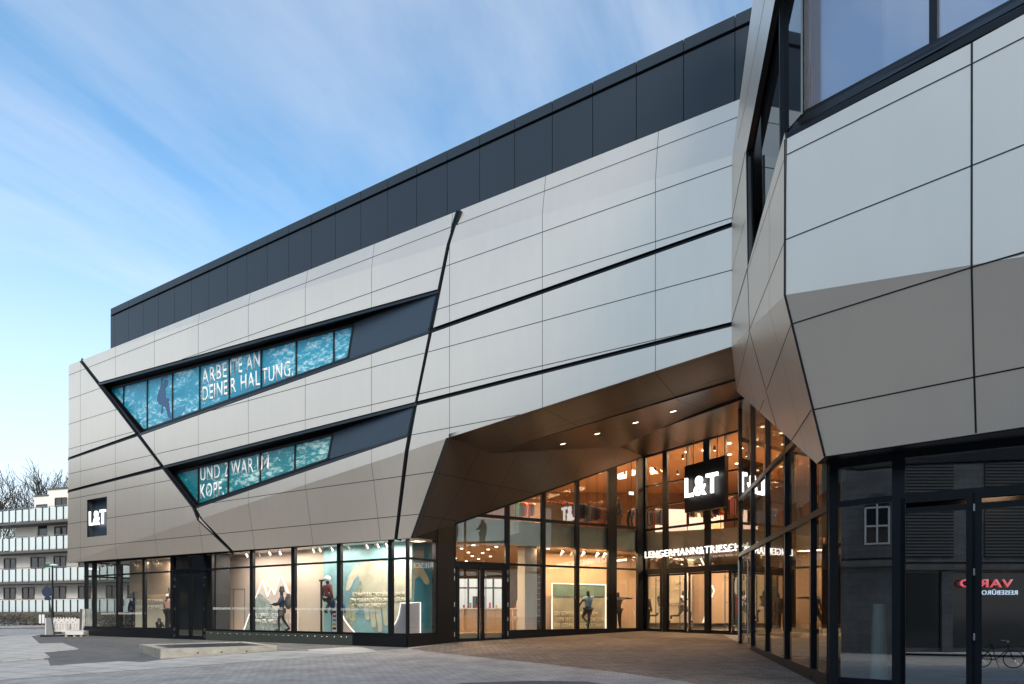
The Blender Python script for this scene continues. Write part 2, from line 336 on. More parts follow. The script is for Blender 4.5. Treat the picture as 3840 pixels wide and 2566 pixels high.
def text_px(s, pl, u0, v0, u1, v1, vtop, off, m, name, parent, depth=.02, fat=0.0):
    A = pl.uv(u0, v0, off) if isinstance(pl, Plane) else pl(u0, v0, off); B = pl.uv(u1, v1, off) if isinstance(pl, Plane) else pl(u1, v1, off)
    T = pl.uv(u0, vtop, off) if isinstance(pl, Plane) else pl(u0, vtop, off)
    e = (B-A); return text(s, e.normalized(), A, e.length, (T-A).length, m, name, parent, depth, fat)

# ================================================================== planes of the store
P0 = Plane(vp=-2000, d=18.41)                 # main upper facade
PH = Plane(vp=-2000, d=19.95)             # roof storey
S = Plane(vp=-2000, d=19.11)                  # main storefront glass
C0 = S.uv(1527, HY).xy; C1 = Vector((-2.355, 27.4)); C2 = Vector((6.24, 32.45))
E1 = Plane(pts=(C0, C1)); E2 = Plane(pts=(C1, C2))
PB = Plane(vp=-100, d=25.04)                  # back wall of the entrance
RW = Plane(pts=((7.98, 23.9), (6.04, 13.0)))  # right glass wall
Q0 = Vector((6.04, 13.0)); Q1 = Vector((6.84, 12.2))
RA = Plane(pts=(Q0, Q1)); RD = Plane(vp=-2000, d=13.88)
U = Plane(vp=-540, d=11.68)                   # right upper facade
SP = Plane(pts=((5.83, 18.1), (4.76, 11.9)))  # its left side
FL_Z = .52                                    # shop floor level
rowz = [EYE + k/.0297 for k in (.393, .353, .3115, .2702, .2288, .1872, .1460, .1047)]
colu = [302, 433.5, 579.4, 744, 931.5, 1145, 1393.5, 1686, 2034, 2458]
colt = [P0.e.dot(P0.uv(u, HY)) for u in colu]

def seg_in_poly(pts, n, c):
    """where the plane n.p = c crosses the polygon (convex): two points or None"""
    r = []
    for i in range(len(pts)):
        a, b = pts[i], pts[(i+1) % len(pts)]; da, db = n.dot(a)-c, n.dot(b)-c
        if (da < 0) != (db < 0): r.append(a+(b-a)*(da/(da-db)))
    return (r[0], r[1]) if len(r) == 2 and (r[0]-r[1]).length > .02 else None
def strip(mb, a, b, n, wd, m, off=.004):
    t = (b-a).normalized(); s = t.cross(n).normalized()*(wd/2); o = -n*off
    q = [a-s+o, b-s+o, b+s+o, a+s+o]
    if (q[1]-q[0]).cross(q[2]-q[0]).dot(n) > 0: q.reverse()
    mb.poly(q, m)
def norm_of(pts):
    n = (pts[1]-pts[0]).cross(pts[2]-pts[0]); 
    for i in range(2, len(pts)-1):
        q = (pts[i]-pts[0]).cross(pts[i+1]-pts[0])
        n = n+q
    n.normalize(); return n if n.dot(pts[0]-ORG) > 0 else -n
def facet(mb, uvs, P, back, rows=(), cols=(), e=None, jw=.022, m=0, mj=1, segs=()):
    pts = [P(u, v) if not isinstance(P, Plane) else P.uv(u, v) for u, v in uvs]; n = norm_of(pts)
    mb.slab(pts, back, m, mj)
    for z in rows:
        q = seg_in_poly(pts, Vector((0, 0, 1)), z)
        if q: strip(mb, q[0], q[1], n, jw, mj)
    for c in cols:
        q = seg_in_poly(pts, e, c)
        if q: strip(mb, q[0], q[1], n, jw*.6, mj)
    for (a, b, wd) in segs:
        f = P.uv if isinstance(P, Plane) else P
        strip(mb, f(*a), f(*b), n, wd, mj)
    return pts, n
clad_m = [M['clad'], M['joint']]; sof_m = [M['soffit'], M['joint']]
BK = P0.N*.12

store = thing('department_store', 'large faceted department store clad in pale metal panels with dark grooves and glazed ground floor', 'department store', (P0.uv(1000, HY).x, P0.uv(1000, HY).y, 0))
gl = lambda v: 303+.765*(v-1352)
g2 = lambda v: 1682-.2026*(v-915)
G4 = lambda u: 1843-.2521*(u-256)
W1T = lambda u: 1435-.2752*(u-367)
W1B = lambda u: 1636-.3527*(u-522)
W2B = lambda u: 1908.6-.337*(u-732)
FB = lambda u: 2109.5-.328*(u-256)
FT = lambda u: 1314-.3116*(u-400)
TOP = lambda u: 1369.8-.3965*(u-258.6)
BOT = lambda u: 2110-.0715*(u-252.6)
kw = dict(rows=rowz, cols=colt, e=P0.e)
PT = tri_plane(P0.uv(400, 1314), P0.uv(2800, FT(2800)), P0.uv(2800, TOP(2800), .26))
A_ = P0.uv(1683, 1641.5); B_ = P0.uv(1549, 2017.5, .5)
PBm = tri_plane(P0.uv(254, 2109.7), A_, B_)
# left wing, three pieces between the grooves
mb = MB(); facet(mb, [(258.6, 1369.8), (297, 1354.5), (gl(1626)-6, 1626), (256, 1716)], P0, BK, **kw)
mb.build('upper_left_cladding', clad_m, store)
mb = MB(); facet(mb, [(256, 1726), (gl(1637)-6, 1637), (gl(1748)-6, 1748), (255.5, 1838)], P0, BK, **kw)
mb.build('middle_left_cladding', clad_m, store)
mb = MB(); t3 = lambda u: 1848-.2524*(u-255.5)
facet(mb, [(255.5, 1848), (326.6, t3(326.6)), (326.6, FB(326.6)), (252.6, 2109.7)], P0, BK, **kw)
facet(mb, [(326.6, t3(326.6)), (400.8, t3(400.8)), (400.8, 1862.6), (326.6, 1875.3)], P0, BK, **kw)
facet(mb, [(326.6, 2015.6), (400.8, 2007.6), (400.8, FB(400.8)), (326.6, FB(326.6))], P0, BK, **kw)
facet(mb, [(400.8, t3(400.8)), (gl(1760)-6, 1760), (gl(1906)-6, 1906), (739, FB(739)), (400.8, FB(400.8))], P0, BK, **kw)
facet(mb, [(252.6, 2109.8), (739, FB(739)), (861, BOT(861))], PBm, BK, **kw)
mb.build('lower_left_cladding', clad_m, store)
# middle, between the two slanting grooves
mb = MB(); facet(mb, [(309, 1350), (400, 1314), (1675, FT(1675)), (g2(1085)-7, W1T(1640)), (374, W1T(374))], P0, BK, **kw)
facet(mb, [(400, 1314), (400.5, TOP(400.5)), (1715, TOP(1715)), (1675, FT(1675))], PT, BK, **kw)
mb.build('upper_middle_cladding', clad_m, store)
mb = MB(); facet(mb, [(529, W1B(529)), (g2(1253)-7, W1B(g2(1253)-7)), (g2(1503)-7, G4(1555)-8), (613, G4(613)-7)], P0, BK, **kw)
mb.build('centre_middle_cladding', clad_m, store)
mb = MB(); facet(mb, [(736, W2B(736)), (1527, W2B(1527)), (1517, FB(1517)), (758, FB(758))], P0, BK, **kw)
facet(mb, [(757, FB(757)), (1517, FB(1517)), (1478, BOT(1478)), (874, BOT(874))], PBm, BK, **kw)
mb.build('lower_middle_cladding', clad_m, store)
# right part up to the neighbouring wing
mb = MB(); facet(mb, [(1689, FT(1689)), (2800, FT(2800)), (2800, W1B(2800)-19), (1625, W1B(1625)-18)], P0, BK, **kw)
facet(mb, [(1689, FT(1689)), (1729, TOP(1729)), (2800, TOP(2800)), (2800, FT(2800))], PT, BK, **kw)
mb.build('upper_right_cladding', clad_m, store)
mb = MB(); facet(mb, [(1620, W1B(1620)), (2800, W1B(2800)), (2800, G4(2800)-9), (1567, G4(1567)-8)], P0, BK, **kw)
mb.build('centre_right_cladding', clad_m, store)
mb = MB(); facet(mb, [(1564, G4(1564)+8), (2800, G4(2800)+9), (2800, 1281.7), (1683, 1641.5), (1533, FB(1533))], P0, BK, **kw)
facet(mb, [(1533, FB(1533)), (1683, 1641.5), (1549, 2017.5), (1491, BOT(1491))], PBm, BK, **kw)
mb.build('lower_right_cladding', clad_m, store)
# dark channels behind the grooves, with a lip
def groove(pts, hw, off=.1):
    mb = MB()
    for (a, b) in zip(pts[:-1], pts[1:]):
        A, B = P0.uv(*a, off), P0.uv(*b, off); t = (B-A).normalized(); s = t.cross(P0.N).normalized()
        A -= t*.05; B += t*.05
        mb.bar(A, B, s*hw, P0.N*.05, 0); mb.bar(A-s*hw*.35, B-s*hw*.35, s*hw*.16, P0.N*-.03, 1)
    mb.build('groove_channel', [M['black'], M['frame3']], store)
groove([(304, 1354), (727, 1906), (745, 1931)], .16)
groove([(1719, 796), (1682, 915), (1525, 1690)], .13)
groove([(257, 1721), (515, 1630)], .13); groove([(1609, W1B(1609)-9), (2790, W1B(2790)-9)], .13)
groove([(256, 1843), (612, 1753)], .13); groove([(1560, G4(1560)), (2790, G4(2790))], .13)
for pts, hw in (([(745, 1931), (868, 2070)], .17), ([(1525, 1690), (1484, 2026)], .15)):
    A, B = PBm(*pts[0], .1), PBm(*pts[1], .1); s = (B-A).normalized().cross(PBm.n).normalized()
    mb = MB(); mb.bar(A, B, s*hw, P0.N*.05, 0); mb.build('groove_channel', [M['black'], M['frame3']], store)
# roof storey
mb = MB(); rl = lambda u: 1162-.4708*(u-415)
xs = [414.7, 430, 482, 537, 594, 655, 717.5, 783.5, 852.4, 925.6, 1002, 1082.7, 1167.6, 1258, 1353, 1454, 1562, 1677, 1798.7, 1930, 2071, 2222.4, 2386, 2563.5, 2756, 2960]
zt = PH.uv(415, 1162).z
for a, b in zip(xs[:-1], xs[1:]):
    p, q = PH.uz_(a, zt-.42), PH.uz_(b, zt-.42); e = PH.e*.012
    mb.slab([p+e, q-e, Vector((q.x, q.y, 12.0))-e, Vector((p.x, p.y, 12.0))+e], PH.N*.08)
    p, q = PH.uz_(a, zt, -.06), PH.uz_(b, zt, -.06)
    mb.slab([p+e, q-e, q-e-Vector((0, 0, .36)), p+e-Vector((0, 0, .36))], PH.N*.2)
p, q = PH.uz_(414.7, zt-.1, .1), PH.uz_(2960, zt-.1, .1)
mb.slab([p+PH.e*.03, q, Vector((q.x, q.y, 12)), Vector((p.x, p.y, 12))+PH.e*.03], PH.N*.3, 1)
p0 = PH.uz_(414.7, zt, .3); q0 = p0+PH.N*9
mb.slab([p0, q0, q0-Vector((0, 0, 5)), p0-Vector((0, 0, 5))], PH.e*.1)
mb.build('roof_storey', [M['slate'], M['joint']], store)
# body behind the cladding: left end wall, roof deck, wall behind the glass bands
mb = MB(); a = P0.uz_(257, 15.2, .13); b = a+P0.N*11
mb.slab([Vector((a.x, a.y, 4.2)), a, b, Vector((b.x, b.y, 4.2))], P0.e*.12, 0)
mb.build('left_end_wall', clad_m, store)
mb = MB(); a = P0.uz_(260, 14.9, .3); b = P0.uz_(2790, 14.9, .3)
mb.slab([a, b, b+P0.N*10, a+P0.N*10], Vector((0, 0, -.3)))
mb.build('roof_deck', M['slate'], store)

# ---- window bands
def band(name_, xs_, topf, botf, left, right, panel, ptop, m_o, lefttop):
    root = MB()
    for (a, b) in zip(xs_[:-1], xs_[1:]):
        pts = []
        pts = [(a, topf(a)), (b, topf(b)), (b, botf(b)), (a, botf(a))]
        if a == xs_[0]: pts = [left[0], (b, topf(b)), (b, left[1][1] if len(xs_) < 6 else left[2]), left[1]] if False else pts
        root = MB(); yield pts
gt1 = lambda u: 1459-.2625*(u-407); gb1 = lambda u: 1613.5-.354*(u-538)
gt2 = lambda u: 1773-.2435*(u-654); gb2 = lambda u: 1893-.353*(u-742)
def pane(pts, m_):
    mb = MB(); mb.slab([P0.uv(u, v, .50) for u, v in pts], P0.N*.03); return mb.build('window_pane', m_, store)
xm1 = [461.5, 550, 644.8, 746.8, 857.8, 978, 1109, 1250]
lf1 = lambda v: 407+(v-1459)*(131/154.5)
pane([(407, gt1(407)), (461.5, gt1(461.5)), (461.5, 1459+54.5*154.5/131)], M['ocean1'])
pane([(461.5, gt1(461.5)), (550, gt1(550)), (550, gb1(550)), (538, 1613.5), (461.5, 1459+54.5*154.5/131)], M['ocean1'])
for a, b in zip(xm1[1:-1], xm1[2:]): pane([(a, gt1(a)), (b, gt1(b)), (b, gb1(b)), (a, gb1(a))], M['ocean1'])
pane([(1250, gt1(1250)), (1321, gt1(1321)), (1302, gb1(1302)), (1250, gb1(1250))], M['ocean1'])
xm2 = [742, 854, 974, 1104]
pane([(654, gt2(654)), (742, gt2(742)), (742, 1893)], M['ocean2'])
for a, b in zip(xm2[:-1], xm2[1:]): pane([(a, gt2(a)), (b, gt2(b)), (b, gb2(b)), (a, gb2(a))], M['ocean2'])
pane([(1104, gt2(1104)), (1243.6, gt2(1243.6)), (1226, gb2(1226)), (1104, gb2(1104))], M['ocean2'])
# frames of the bands
mb = MB()
def fb(a, b, w=.045, off=.44): 
    A, B = P0.uv(*a, off), P0.uv(*b, off); t = (B-A).normalized(); mb.bar(A, B, t.cross(P0.N).normalized()*w, P0.N*.07, 0)
for u in xm1:
    fb((u, gt1(u)), (u, gb1(u) if u > 540 else 1459+54.5*154.5/131), .028)
for u in xm2: fb((u, gt2(u)), (u, gb2(u)), .028)
fb((403, gt1(403)), (1324, gt1(1324))); fb((536, gb1(536)), (1306, gb1(1306))); fb((407, 1459), (538, 1615)); fb((1324, gt1(1324)), (1304, gb1(1304)))
fb((650, gt2(650)), (1246, gt2(1246))); fb((740, gb2(740)), (1230, gb2(1230))); fb((654, 1773), (742, 1894)); fb((1246, gt2(1246)), (1229, gb2(1229)))
mb.build('window_frames', M['black'], store)
mb = MB()
def ql(pts, m=0):      # polygon given as (u, v, off)
    mb.poly([P0.uv(*p) for p in pts], m)
# band 1: top trim, soffit, sill, left reveal
def band_shell(TL, TR, BL, BR, gTL, gTR, gBL, gBR, off=.5):
    for a, b, c, d in ((TL, TR, gTR, gTL), (BR, BL, gBL, gBR), (BL, TL, gTL, gBL)):
        ql([(*a, .06), (*b, .06), (*c, off), (*d, off)], 0)
ql([(372, W1T(372), .57), (1641, W1T(1641), .57), (1608, W1B(1608), .57), (520, W1B(520), .57)]); ql([(610, G4(610)-8, .57), (1558, G4(1558)-8, .57), (1524, W2B(1524), .57), (734, W2B(734), .57)])
band_shell((372, W1T(372)), (1641, W1T(1641)), (520, W1B(520)), (1608, W1B(1608)), (403, gt1(403)), (1637, 1102), (532, gb1(532)+3), (1606, gb1(1606)+3))
band_shell((610, G4(610)-8), (1558, G4(1558)-8), (734, W2B(734)), (1524, W2B(1524)), (650, gt2(650)), (1550, 1512), (740, gb2(740)+3), (1520, gb2(1520)+3))
mb.build('window_band_reveals', M['black'], store)
mb = MB()
for (a, b) in (((368, W1T(368)+7), (1643, W1T(1643)+9)), ((612, G4(612)-1), (1560, G4(1560)+1))):
    A, B = P0.uv(*a, .05), P0.uv(*b, .05); s = (B-A).normalized().cross(P0.N).normalized(); mb.bar(A, B, s*.055, P0.N*.06)
for (a, b) in (((524, W1B(524)-6), (1610, W1B(1610)-8)), ((735, W2B(735)-5), (1528, W2B(1528)-7))):
    A, B = P0.uv(*a, .06), P0.uv(*b, .06); s = (B-A).normalized().cross(P0.N).normalized(); mb.bar(A, B, s*.05, P0.N*.45)
mb.build('window_band_trim', M['frame2'], store)
mb = MB()
mb.slab([P0.uv(1325, 1213, .47), P0.uv(1645, 1085, .10), P0.uv(1609, W1B(1609)-8, .10), P0.uv(1303, 1347, .47)], P0.N*.1)
mb.build('infill_panel', M['slate2'], store)
mb = MB()
mb.slab([P0.uv(1247, 1624, .47), P0.uv(1562, 1508, .10), P0.uv(1527, W2B(1527)-7, .10), P0.uv(1228, 1724, .47)], P0.N*.1)
mb.build('infill_panel', M['slate2'], store)
# printed slogans on the glass
def slog(s_, u0, u1, k0, k1): f = lambda u, k: HY-k*(u+2000); text_px(s_, P0, u0, f(u0, k0), u1, f(u1, k0), f(u0, k1), .49, M['print_white'], 'slogan_lettering', store, .006, .012)
for a_ in (('ARBE', 757, 850, .3091, .3295), ('I', 863, 867, .3091, .3295), ('TE', 870, 908, .3091, .3295), ('AN', 923, 974, .3091, .3295), ('DEIN', 759, 834, .2860, .3055), ('E', 838, 852, .2860, .3055), ('R', 864, 885, .2860, .3055), ('HAL', 902, 974, .2860, .3055), ('TUNG.', 982, 1099, .2860, .3055),
           ('UND', 751, 824, .1778, .1967), ('Z', 840, 858, .1778, .1967), ('WAR', 866, 950, .1778, .1967), ('I', 964, 968, .1778, .1967), ('M', 979, 1008, .1778, .1967), ('KOPF.', 751, 839, .1545, .1734)): slog(*a_)
# surfer silhouette print
srf = [(602, 1415), (608, 1409), (624, 1405), (628, 1416), (612, 1418), (609, 1432), (612, 1443), (614, 1436), (618, 1424), (625, 1423), (629, 1432), (628, 1445), (620, 1455), (622, 1468), (620, 1491), (634, 1494), (633, 1510), (642, 1570), (633, 1569), (620, 1528), (613, 1522), (608, 1552), (603, 1552), (607, 1518), (596, 1516), (589, 1502), (590, 1482), (598, 1458), (604, 1440)]
mb = MB(); mb.slab([P0.uv(u, v, .488) for u, v in srf], P0.N*.008)
bd = [(604, 1574), (625, 1580), (652, 1575), (680, 1556), (697, 1532), (695, 1522), (680, 1524), (662, 1530), (645, 1545), (628, 1566)]
mb.slab([P0.uv(u, v, .491) for u, v in bd], P0.N*.005, 1)
mb.build('surfer_print', [mat('print_shadow_blue', (.035, .09, .19), .4), mat('print_board_blue', (.05, .26, .42), .4)], store)

# ---- recessed logo sign of the left wing
lz = thing('recessed_logo_sign', 'small lit white L&T letters in a dark recessed box on the left wing', 'logo sign', tuple(P0.uv(364, 2012, .1)))
mb = MB()
ring0 = [(326.6, 1875.3), (400.8, 1862.6), (400.8, 2007.6), (326.6, 2015.6)]
o3 = [P0.uv(u, v, .0) for u, v in ring0]; i3 = [p+P0.N*.38 for p in o3]
for i in range(4): mb.poly([o3[i], i3[i], i3[(i+1) % 4], o3[(i+1) % 4]], 0)
mb.build('recess_lining', M['slate'], lz)
mb = MB(); mb.slab(i3, P0.N*.05); mb.build('back_panel', M['slate2'], lz)
text_px('L&T', P0, 337, 1971, 398, 1963.5, 1919, .16, emis('small_logo_white', (1, .99, .96), 1.2), 'lettering', lz, .07, .012)

# ---- entrance soffit facets
E2uv = lambda u, v: E2.uv(u, v, -.05)
EE = E2uv(2413, 1711)
PS1 = tri_plane(A_, B_, EE)
K1 = PS1(1838.7, 1699.6); K3 = PS1(2325, 1677)
PCa = tri_plane(A_, P0.uv(2800, 1281.7), K1)
K2 = PCa(2760, 1433)
PCb = tri_plane(K1, K2, K3)
K4 = PCb(2454, 1616)
PCc = tri_plane(K3, K4, EE)
BK2 = Vector((0, 0, .12))
mb = MB()
j = .02
facet(mb, [(1683, 1641.5), (1838.7, 1699.6), (2325, 1677), (2413, 1711), (1549, 2017.5)], PS1, Vector((-.1, .05, .0)), segs=[((1692, 1645), (1560, 2014), .015),
      ((1800, 1687), (1743, 1797), j), ((1743, 1797), (1662, 1947), j), ((1662, 1947), (1642, 1985), j), ((1944, 1695), (1831, 1917), j), ((2080, 1689), (1994, 1848), j), ((2200, 1684), (2145, 1803), j), ((2322, 1680), (2292, 1753), j),
      ((1640, 1775), (1743, 1797), j), ((1743, 1797), (1994, 1848), j), ((1582, 1934), (1723, 1955), j)])
mb.build('entrance_side_soffit', sof_m, store)
mb = MB()
facet(mb, [(1683, 1641.5), (2850, 1265.6), (2850, 1402), (1838.7, 1699.6)], PCa, BK2, segs=[((1692, 1645), (2800, 1293), .015), ((2034, 1531), (2182, 1605), j), ((2459, 1401), (2545, 1502), j), ((1800, 1682), (2141, 1586), j), ((2141, 1586), (2510, 1483), j), ((2510, 1483), (2737, 1409), j)])
mb.build('entrance_front_soffit', sof_m, store)
mb = MB()
facet(mb, [(1838.7, 1699.6), (2850, 1402), (2850, 1475), (2454, 1616), (2325, 1677)], PCb, BK2, segs=[((2182, 1605), (2457, 1616), j*.7), ((2545, 1502), (2662, 1540), j*.7)])
facet(mb, [(2325, 1677), (2454, 1616), (2900, 1458), (2900, 1575), (2413, 1711)], PCc, BK2, segs=[((2457, 1616), (2556, 1668), j*.7), ((2662, 1540), (2728, 1612), j*.7), ((2325, 1677), (2413, 1710), j*.7)])
mb.build('entrance_rear_soffit', sof_m, store)
mb = MB()
dlp = []
for u, v in ((2110.7, 1664), (2239.5, 1626), (2383, 1584), (2524.6, 1542)):
    p = PCb(u, v); n = PCb.n if PCb.n.z > 0 else -PCb.n; dlp.append(p)
    t = thing('recessed_downlight', 'round lit downlight flush in the brown metal soffit above the entrance', 'downlight', tuple(p), 0, 'downlights in the entrance soffit')
    c = MB(); a = n.orthogonal().normalized(); b = n.cross(a)
    c.slab([p-n*.012+(a*math.cos(k*math.pi/12)+b*math.sin(k*math.pi/12))*.105 for k in range(24)], n*.01); c.build('lamp_disc', M['lamp'], t)
    c = MB(); c.torus(p-n*.01, n, .115, .012, 24, 6); c.build('trim_ring', M['steel'], t)

z3_ = lambda p, z: Vector((p[0], p[1], z))
# ================================================================== right wing upper cladding
mb = MB(); NB = U.N*.12; jr = .02
ur = lambda u: 524-.519*(u-2945) if u < 3643.5 else 161.7-.548*(u-3643.5)
segs = [((3644.5, 161), (3643.5, 994), .028), ((2947, 583), (3643.5, 240.5), jr), ((3643.5, 240.5), (3950, 85), jr), ((2945, 900), (3643.5, 622), jr), ((3643.5, 622), (3950, 499), jr), ((3643.5, 1003.5-10), (3950, 915), jr*.01)]
T1 = D(3093, 1712, 12.2)
FUa = U.uv(2943.5, 1107); FUb = U.uv(3950, 944)
PUl = tri_plane(FUa, FUb, T1)
T2 = None
upts = [(2945, 524), (3643.5, ur(3643.5)), (3950, ur(3950)), (3950, 944), (2943.5, 1107)]
facet(mb, upts, U, NB, segs=segs)
mb.build('upper_front_cladding', clad_m, store)
mb = MB()
facet(mb, [(2943.5, 1107), (3950, 944), (3950, 1585), (3093, 1712)], PUl, NB, segs=[((2971.7, 1215), (3643.5, 1003.5), .024), ((3643.5, 1003.5), (3950, 914), .024), ((3643.5, 994), (3650, 1300), .028), ((3650, 1300), (3660, 1625), .028), ((3049.6, 1537), (3648, 1416), .024), ((3648, 1416), (3950, 1356), .024)])
mb.build('lower_front_cladding', clad_m, store)
# left side of the right wing
FSa = SP.uv(2743.5, 1300)
PSl = tri_plane(FSa, SP.uv(2943.5, 1107), T1)
T2 = PSl(3062.5, 1739.7)
SB = SP.N*.12
mb = MB()
facet(mb, [(2850, -200), (2944, -200), (2797, 572), (2745, 600), (2757, 500), (2786, 283)], SP, SB, segs=[((2868, 0), (2790, 420), .02), ((2790, 420), (2768, 520), .02)])
facet(mb, [(2745, 600), (2797, 572), (2803, 1005), (2812, 1234), (2743.5, 1300)], SP, SB, segs=[((2795, 570), (2744, 829), .05), ((2803, 1006), (2744, 1207), .05), ((2803, 1005), (2811, 1236), .045), ((2796, 820), (2744, 1018), .015)])
facet(mb, [(2942.7, 497.6), (2945, 524), (2943.5, 1107), (2812, 1234), (2803, 1005.6)], SP, SB, segs=[((2945, 900), (2812, 1234), .02), ((2940, 600), (2806, 1010), .015), ((2885.5, 700), (2885.5, 1160), .008)])
mb.build('side_upper_cladding', clad_m, store)
mb = MB()
facet(mb, [(2743.5, 1300), (2943.5, 1107), (3093, 1712), (3062.5, 1739.7), (2762, 1467)], PSl, SB, segs=[((2809, 1236), (2874, 1469), .05), ((2874, 1469), (2912.5, 1604), .05), ((2966.7, 1218), (2875.8, 1462), .02), ((2864.7, 1500), (2847, 1546), .02), ((3043, 1537), (2968, 1654), .025), ((2810, 1252), (2761, 1464), .015), ((2885, 1162), (3024, 1703), .008), ((2770.6, 1274), (2836, 1537), .012)])
mb.build('side_lower_cladding', clad_m, store)
mb = MB()     # corner trim along the right wing's corner
for a, b in ((U.uv(2945, 524), U.uv(2943.5, 1107)), (FUa, T1)):
    d = (b-a).normalized(); mb.bar(a-U.N*.012, b-U.N*.012, U.e*.018, U.N*.05)
mb.build('corner_joint', M['joint'], store)
# wrap round window of the right wing
mb = MB(); go = .22
mb.slab([U.uv(u, v, go) for u, v in ((3006, 421), (3490, 160), (3490, -420), (3006, -420))], U.N*.04)
mb.build('window_pane', glass('coated_glass', (.92, .92, .96), .26), store)
mb = MB(); mb.slab([U.uv(u, v, go) for u, v in ((3508, 151), (3950, -88), (3950, -420), (3508, -420))], U.N*.04)
mb.build('window_pane', bpy.data.materials['coated_glass'], store)
mb = MB()
mb.bar(U.uv(3499, 160, .16), U.uv(3499, -420, .16), U.e*.055, U.N*.12)
mb.bar(U.uv(3002, 428, .10), U.uv(3002, -420, .10), U.e*.06, U.N*.22)
mb.slab([U.uv(2948, 512, .02), U.uv(3005, 421, .17), U.uv(3950, -88, .17), U.uv(3950, -22, .02), U.uv(3950, -4, .02)], U.N*.1)
mb.poly([U.uv(2945, 522, .0), U.uv(2948, 505, .0), U.uv(3950, -36, .0), U.uv(3950, -8, .0)])
mb.build('window_frames', M['black'], store)
mb = MB(); mb.slab([U.uv(2958, 492, .06), U.uv(3006, 434, .13), U.uv(3950, -74, .13), U.uv(3950, -50, .06)], U.N*.02)
mb.build('window_sill', M['frame2'], store)
# slot window on the side
mb = MB()
mb.slab([SP.uv(u, v, .18) for u, v in ((2960, -420), (3003, -420), (3003, 430), (2943, 500), (2860, 800), (2850, 300))], SP.N*.03)
mb.build('window_pane', mat('black_mirror_glass', (.01, .013, .015), .03, 0, 1.0), store)
mb = MB()
mb.slab([SP.uv(u, v, .5) for u, v in ((2950, -420), (3003, -420), (3003, 430), (2943, 505), (2803, 1010), (2795, 572))], SP.N*.05)
sb = lambda a, b, w_, off, dd=.1: mb.bar(SP.uv(*a, off), SP.uv(*b, off), (SP.uv(*b, off)-SP.uv(*a, off)).normalized().cross(SP.N).normalized()*w_, SP.N*dd)
sb((2950, -300), (2803, 560), .35, .10); sb((2922, -100), (2924, 560), .035, .1)
sb((2803, 575), (2806, 1000), .12, .05)
mb.build('slot_window_frame', M['black'], store)
mb = MB(); sb((2806, 590), (2810, 980), .02, .0, .05); mb.build('slot_window_edge', M['c_grey'], store)
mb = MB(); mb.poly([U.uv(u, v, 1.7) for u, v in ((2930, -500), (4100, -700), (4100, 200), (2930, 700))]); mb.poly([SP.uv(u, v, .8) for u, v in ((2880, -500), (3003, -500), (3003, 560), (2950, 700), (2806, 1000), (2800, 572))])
mb.build('wing_light_block', M['shade_black'], store)  # added dark backing, blocks sky gaps and leaking interior light
mb = MB(); mb.slab([U.uv(u, v, .42) for u, v in ((3008, -450), (3310, -450), (3310, 500), (3008, 620))], U.N*.05); mb.slab([U.uv(u, v, .5) for u, v in ((3300, -450), (4100, -600), (4100, 200), (3300, 500))], U.N*.05, 1)
mb.build('pane_backing', [mat('lavender_backing', (.60, .58, .70), .8, noise=(.5, .15)), mat('pale_backing', (.80, .79, .86), .8, noise=(.6, .12))], store)  # pale panels added close behind the glass to brighten the panes
# the right wing carries on beyond the frame
ex = U.e*9; mb = MB()
def ext(a, b, n_, mt=0, sh=Vector()):
    a, b = a+sh, b+sh; mb.slab([a+U.e*.02, a+ex, b+ex, b+U.e*.02], n_, mt)
ext(U.uv(3950, ur(3950)), U.uv(3950, 944), NB); ext(U.uv(3950, 944), PUl(3950, 1585), NB)
mb.build('wing_extension_cladding', clad_m, store)
mb = MB(); ext(U.uv(3950, -420, .16), U.uv(3950, -90, .16), U.N*.1); ext(U.uv(3950, -90, .05), U.uv(3950, -8, .02), U.N*.1)
mb.build('wing_extension_window', M['frame3'], store); mb = MB()
a_ = RD.uz(4000, -.5, .02); mb.slab([a_, a_+RD.e*8, z3_(a_+RD.e*8, 4.6), z3_(a_, 4.6)], RD.N*.2)
mb.build('wing_extension_glazing', M['frame3'], store)
mb = MB(); a_ = U.uv(3950, 700, 1.7); mb.slab([z3_(a_, 5.3), z3_(a_+ex, 5.3), z3_(a_+ex, 13.5), z3_(a_, 13.5)], U.N*.3); mb.build('wing_extension_core', M['shade_black'], store)
# underside towards the right storefront
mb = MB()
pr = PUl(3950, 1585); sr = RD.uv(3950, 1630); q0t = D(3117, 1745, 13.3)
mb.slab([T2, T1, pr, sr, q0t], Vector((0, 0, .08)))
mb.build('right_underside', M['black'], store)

# ================================================================== glazing systems
def vbar(mb, pl, u, z0, z1, wd, off=-.03, dep=.14, m=0):
    p = pl.uz(u, z0, off); q = Vector((p.x, p.y, z1)); mb.bar(p, q, pl.e*(wd/2), pl.N*dep, m)
def hbar(mb, pl, u0, u1, z, wd, off=-.02, dep=.11, m=0, z1=None):
    mb.bar(pl.uz(u0, z, off), pl.uz(u1, z if z1 is None else z1, off), Vector((0, 0, wd/2)), pl.N*dep, m)
def gpane(pl, u0, u1, z0, z1, m, off=.03, name='glass_pane', z1b=None):
    p, q = pl.uz(u0, z0, off), pl.uz(u1, z0, off)
    mb = MB(); mb.poly([p, q, Vector((q.x, q.y, z1 if z1b is None else z1b)), Vector((p.x, p.y, z1))]); return mb.build(name, m, store)
TZ = 3.4
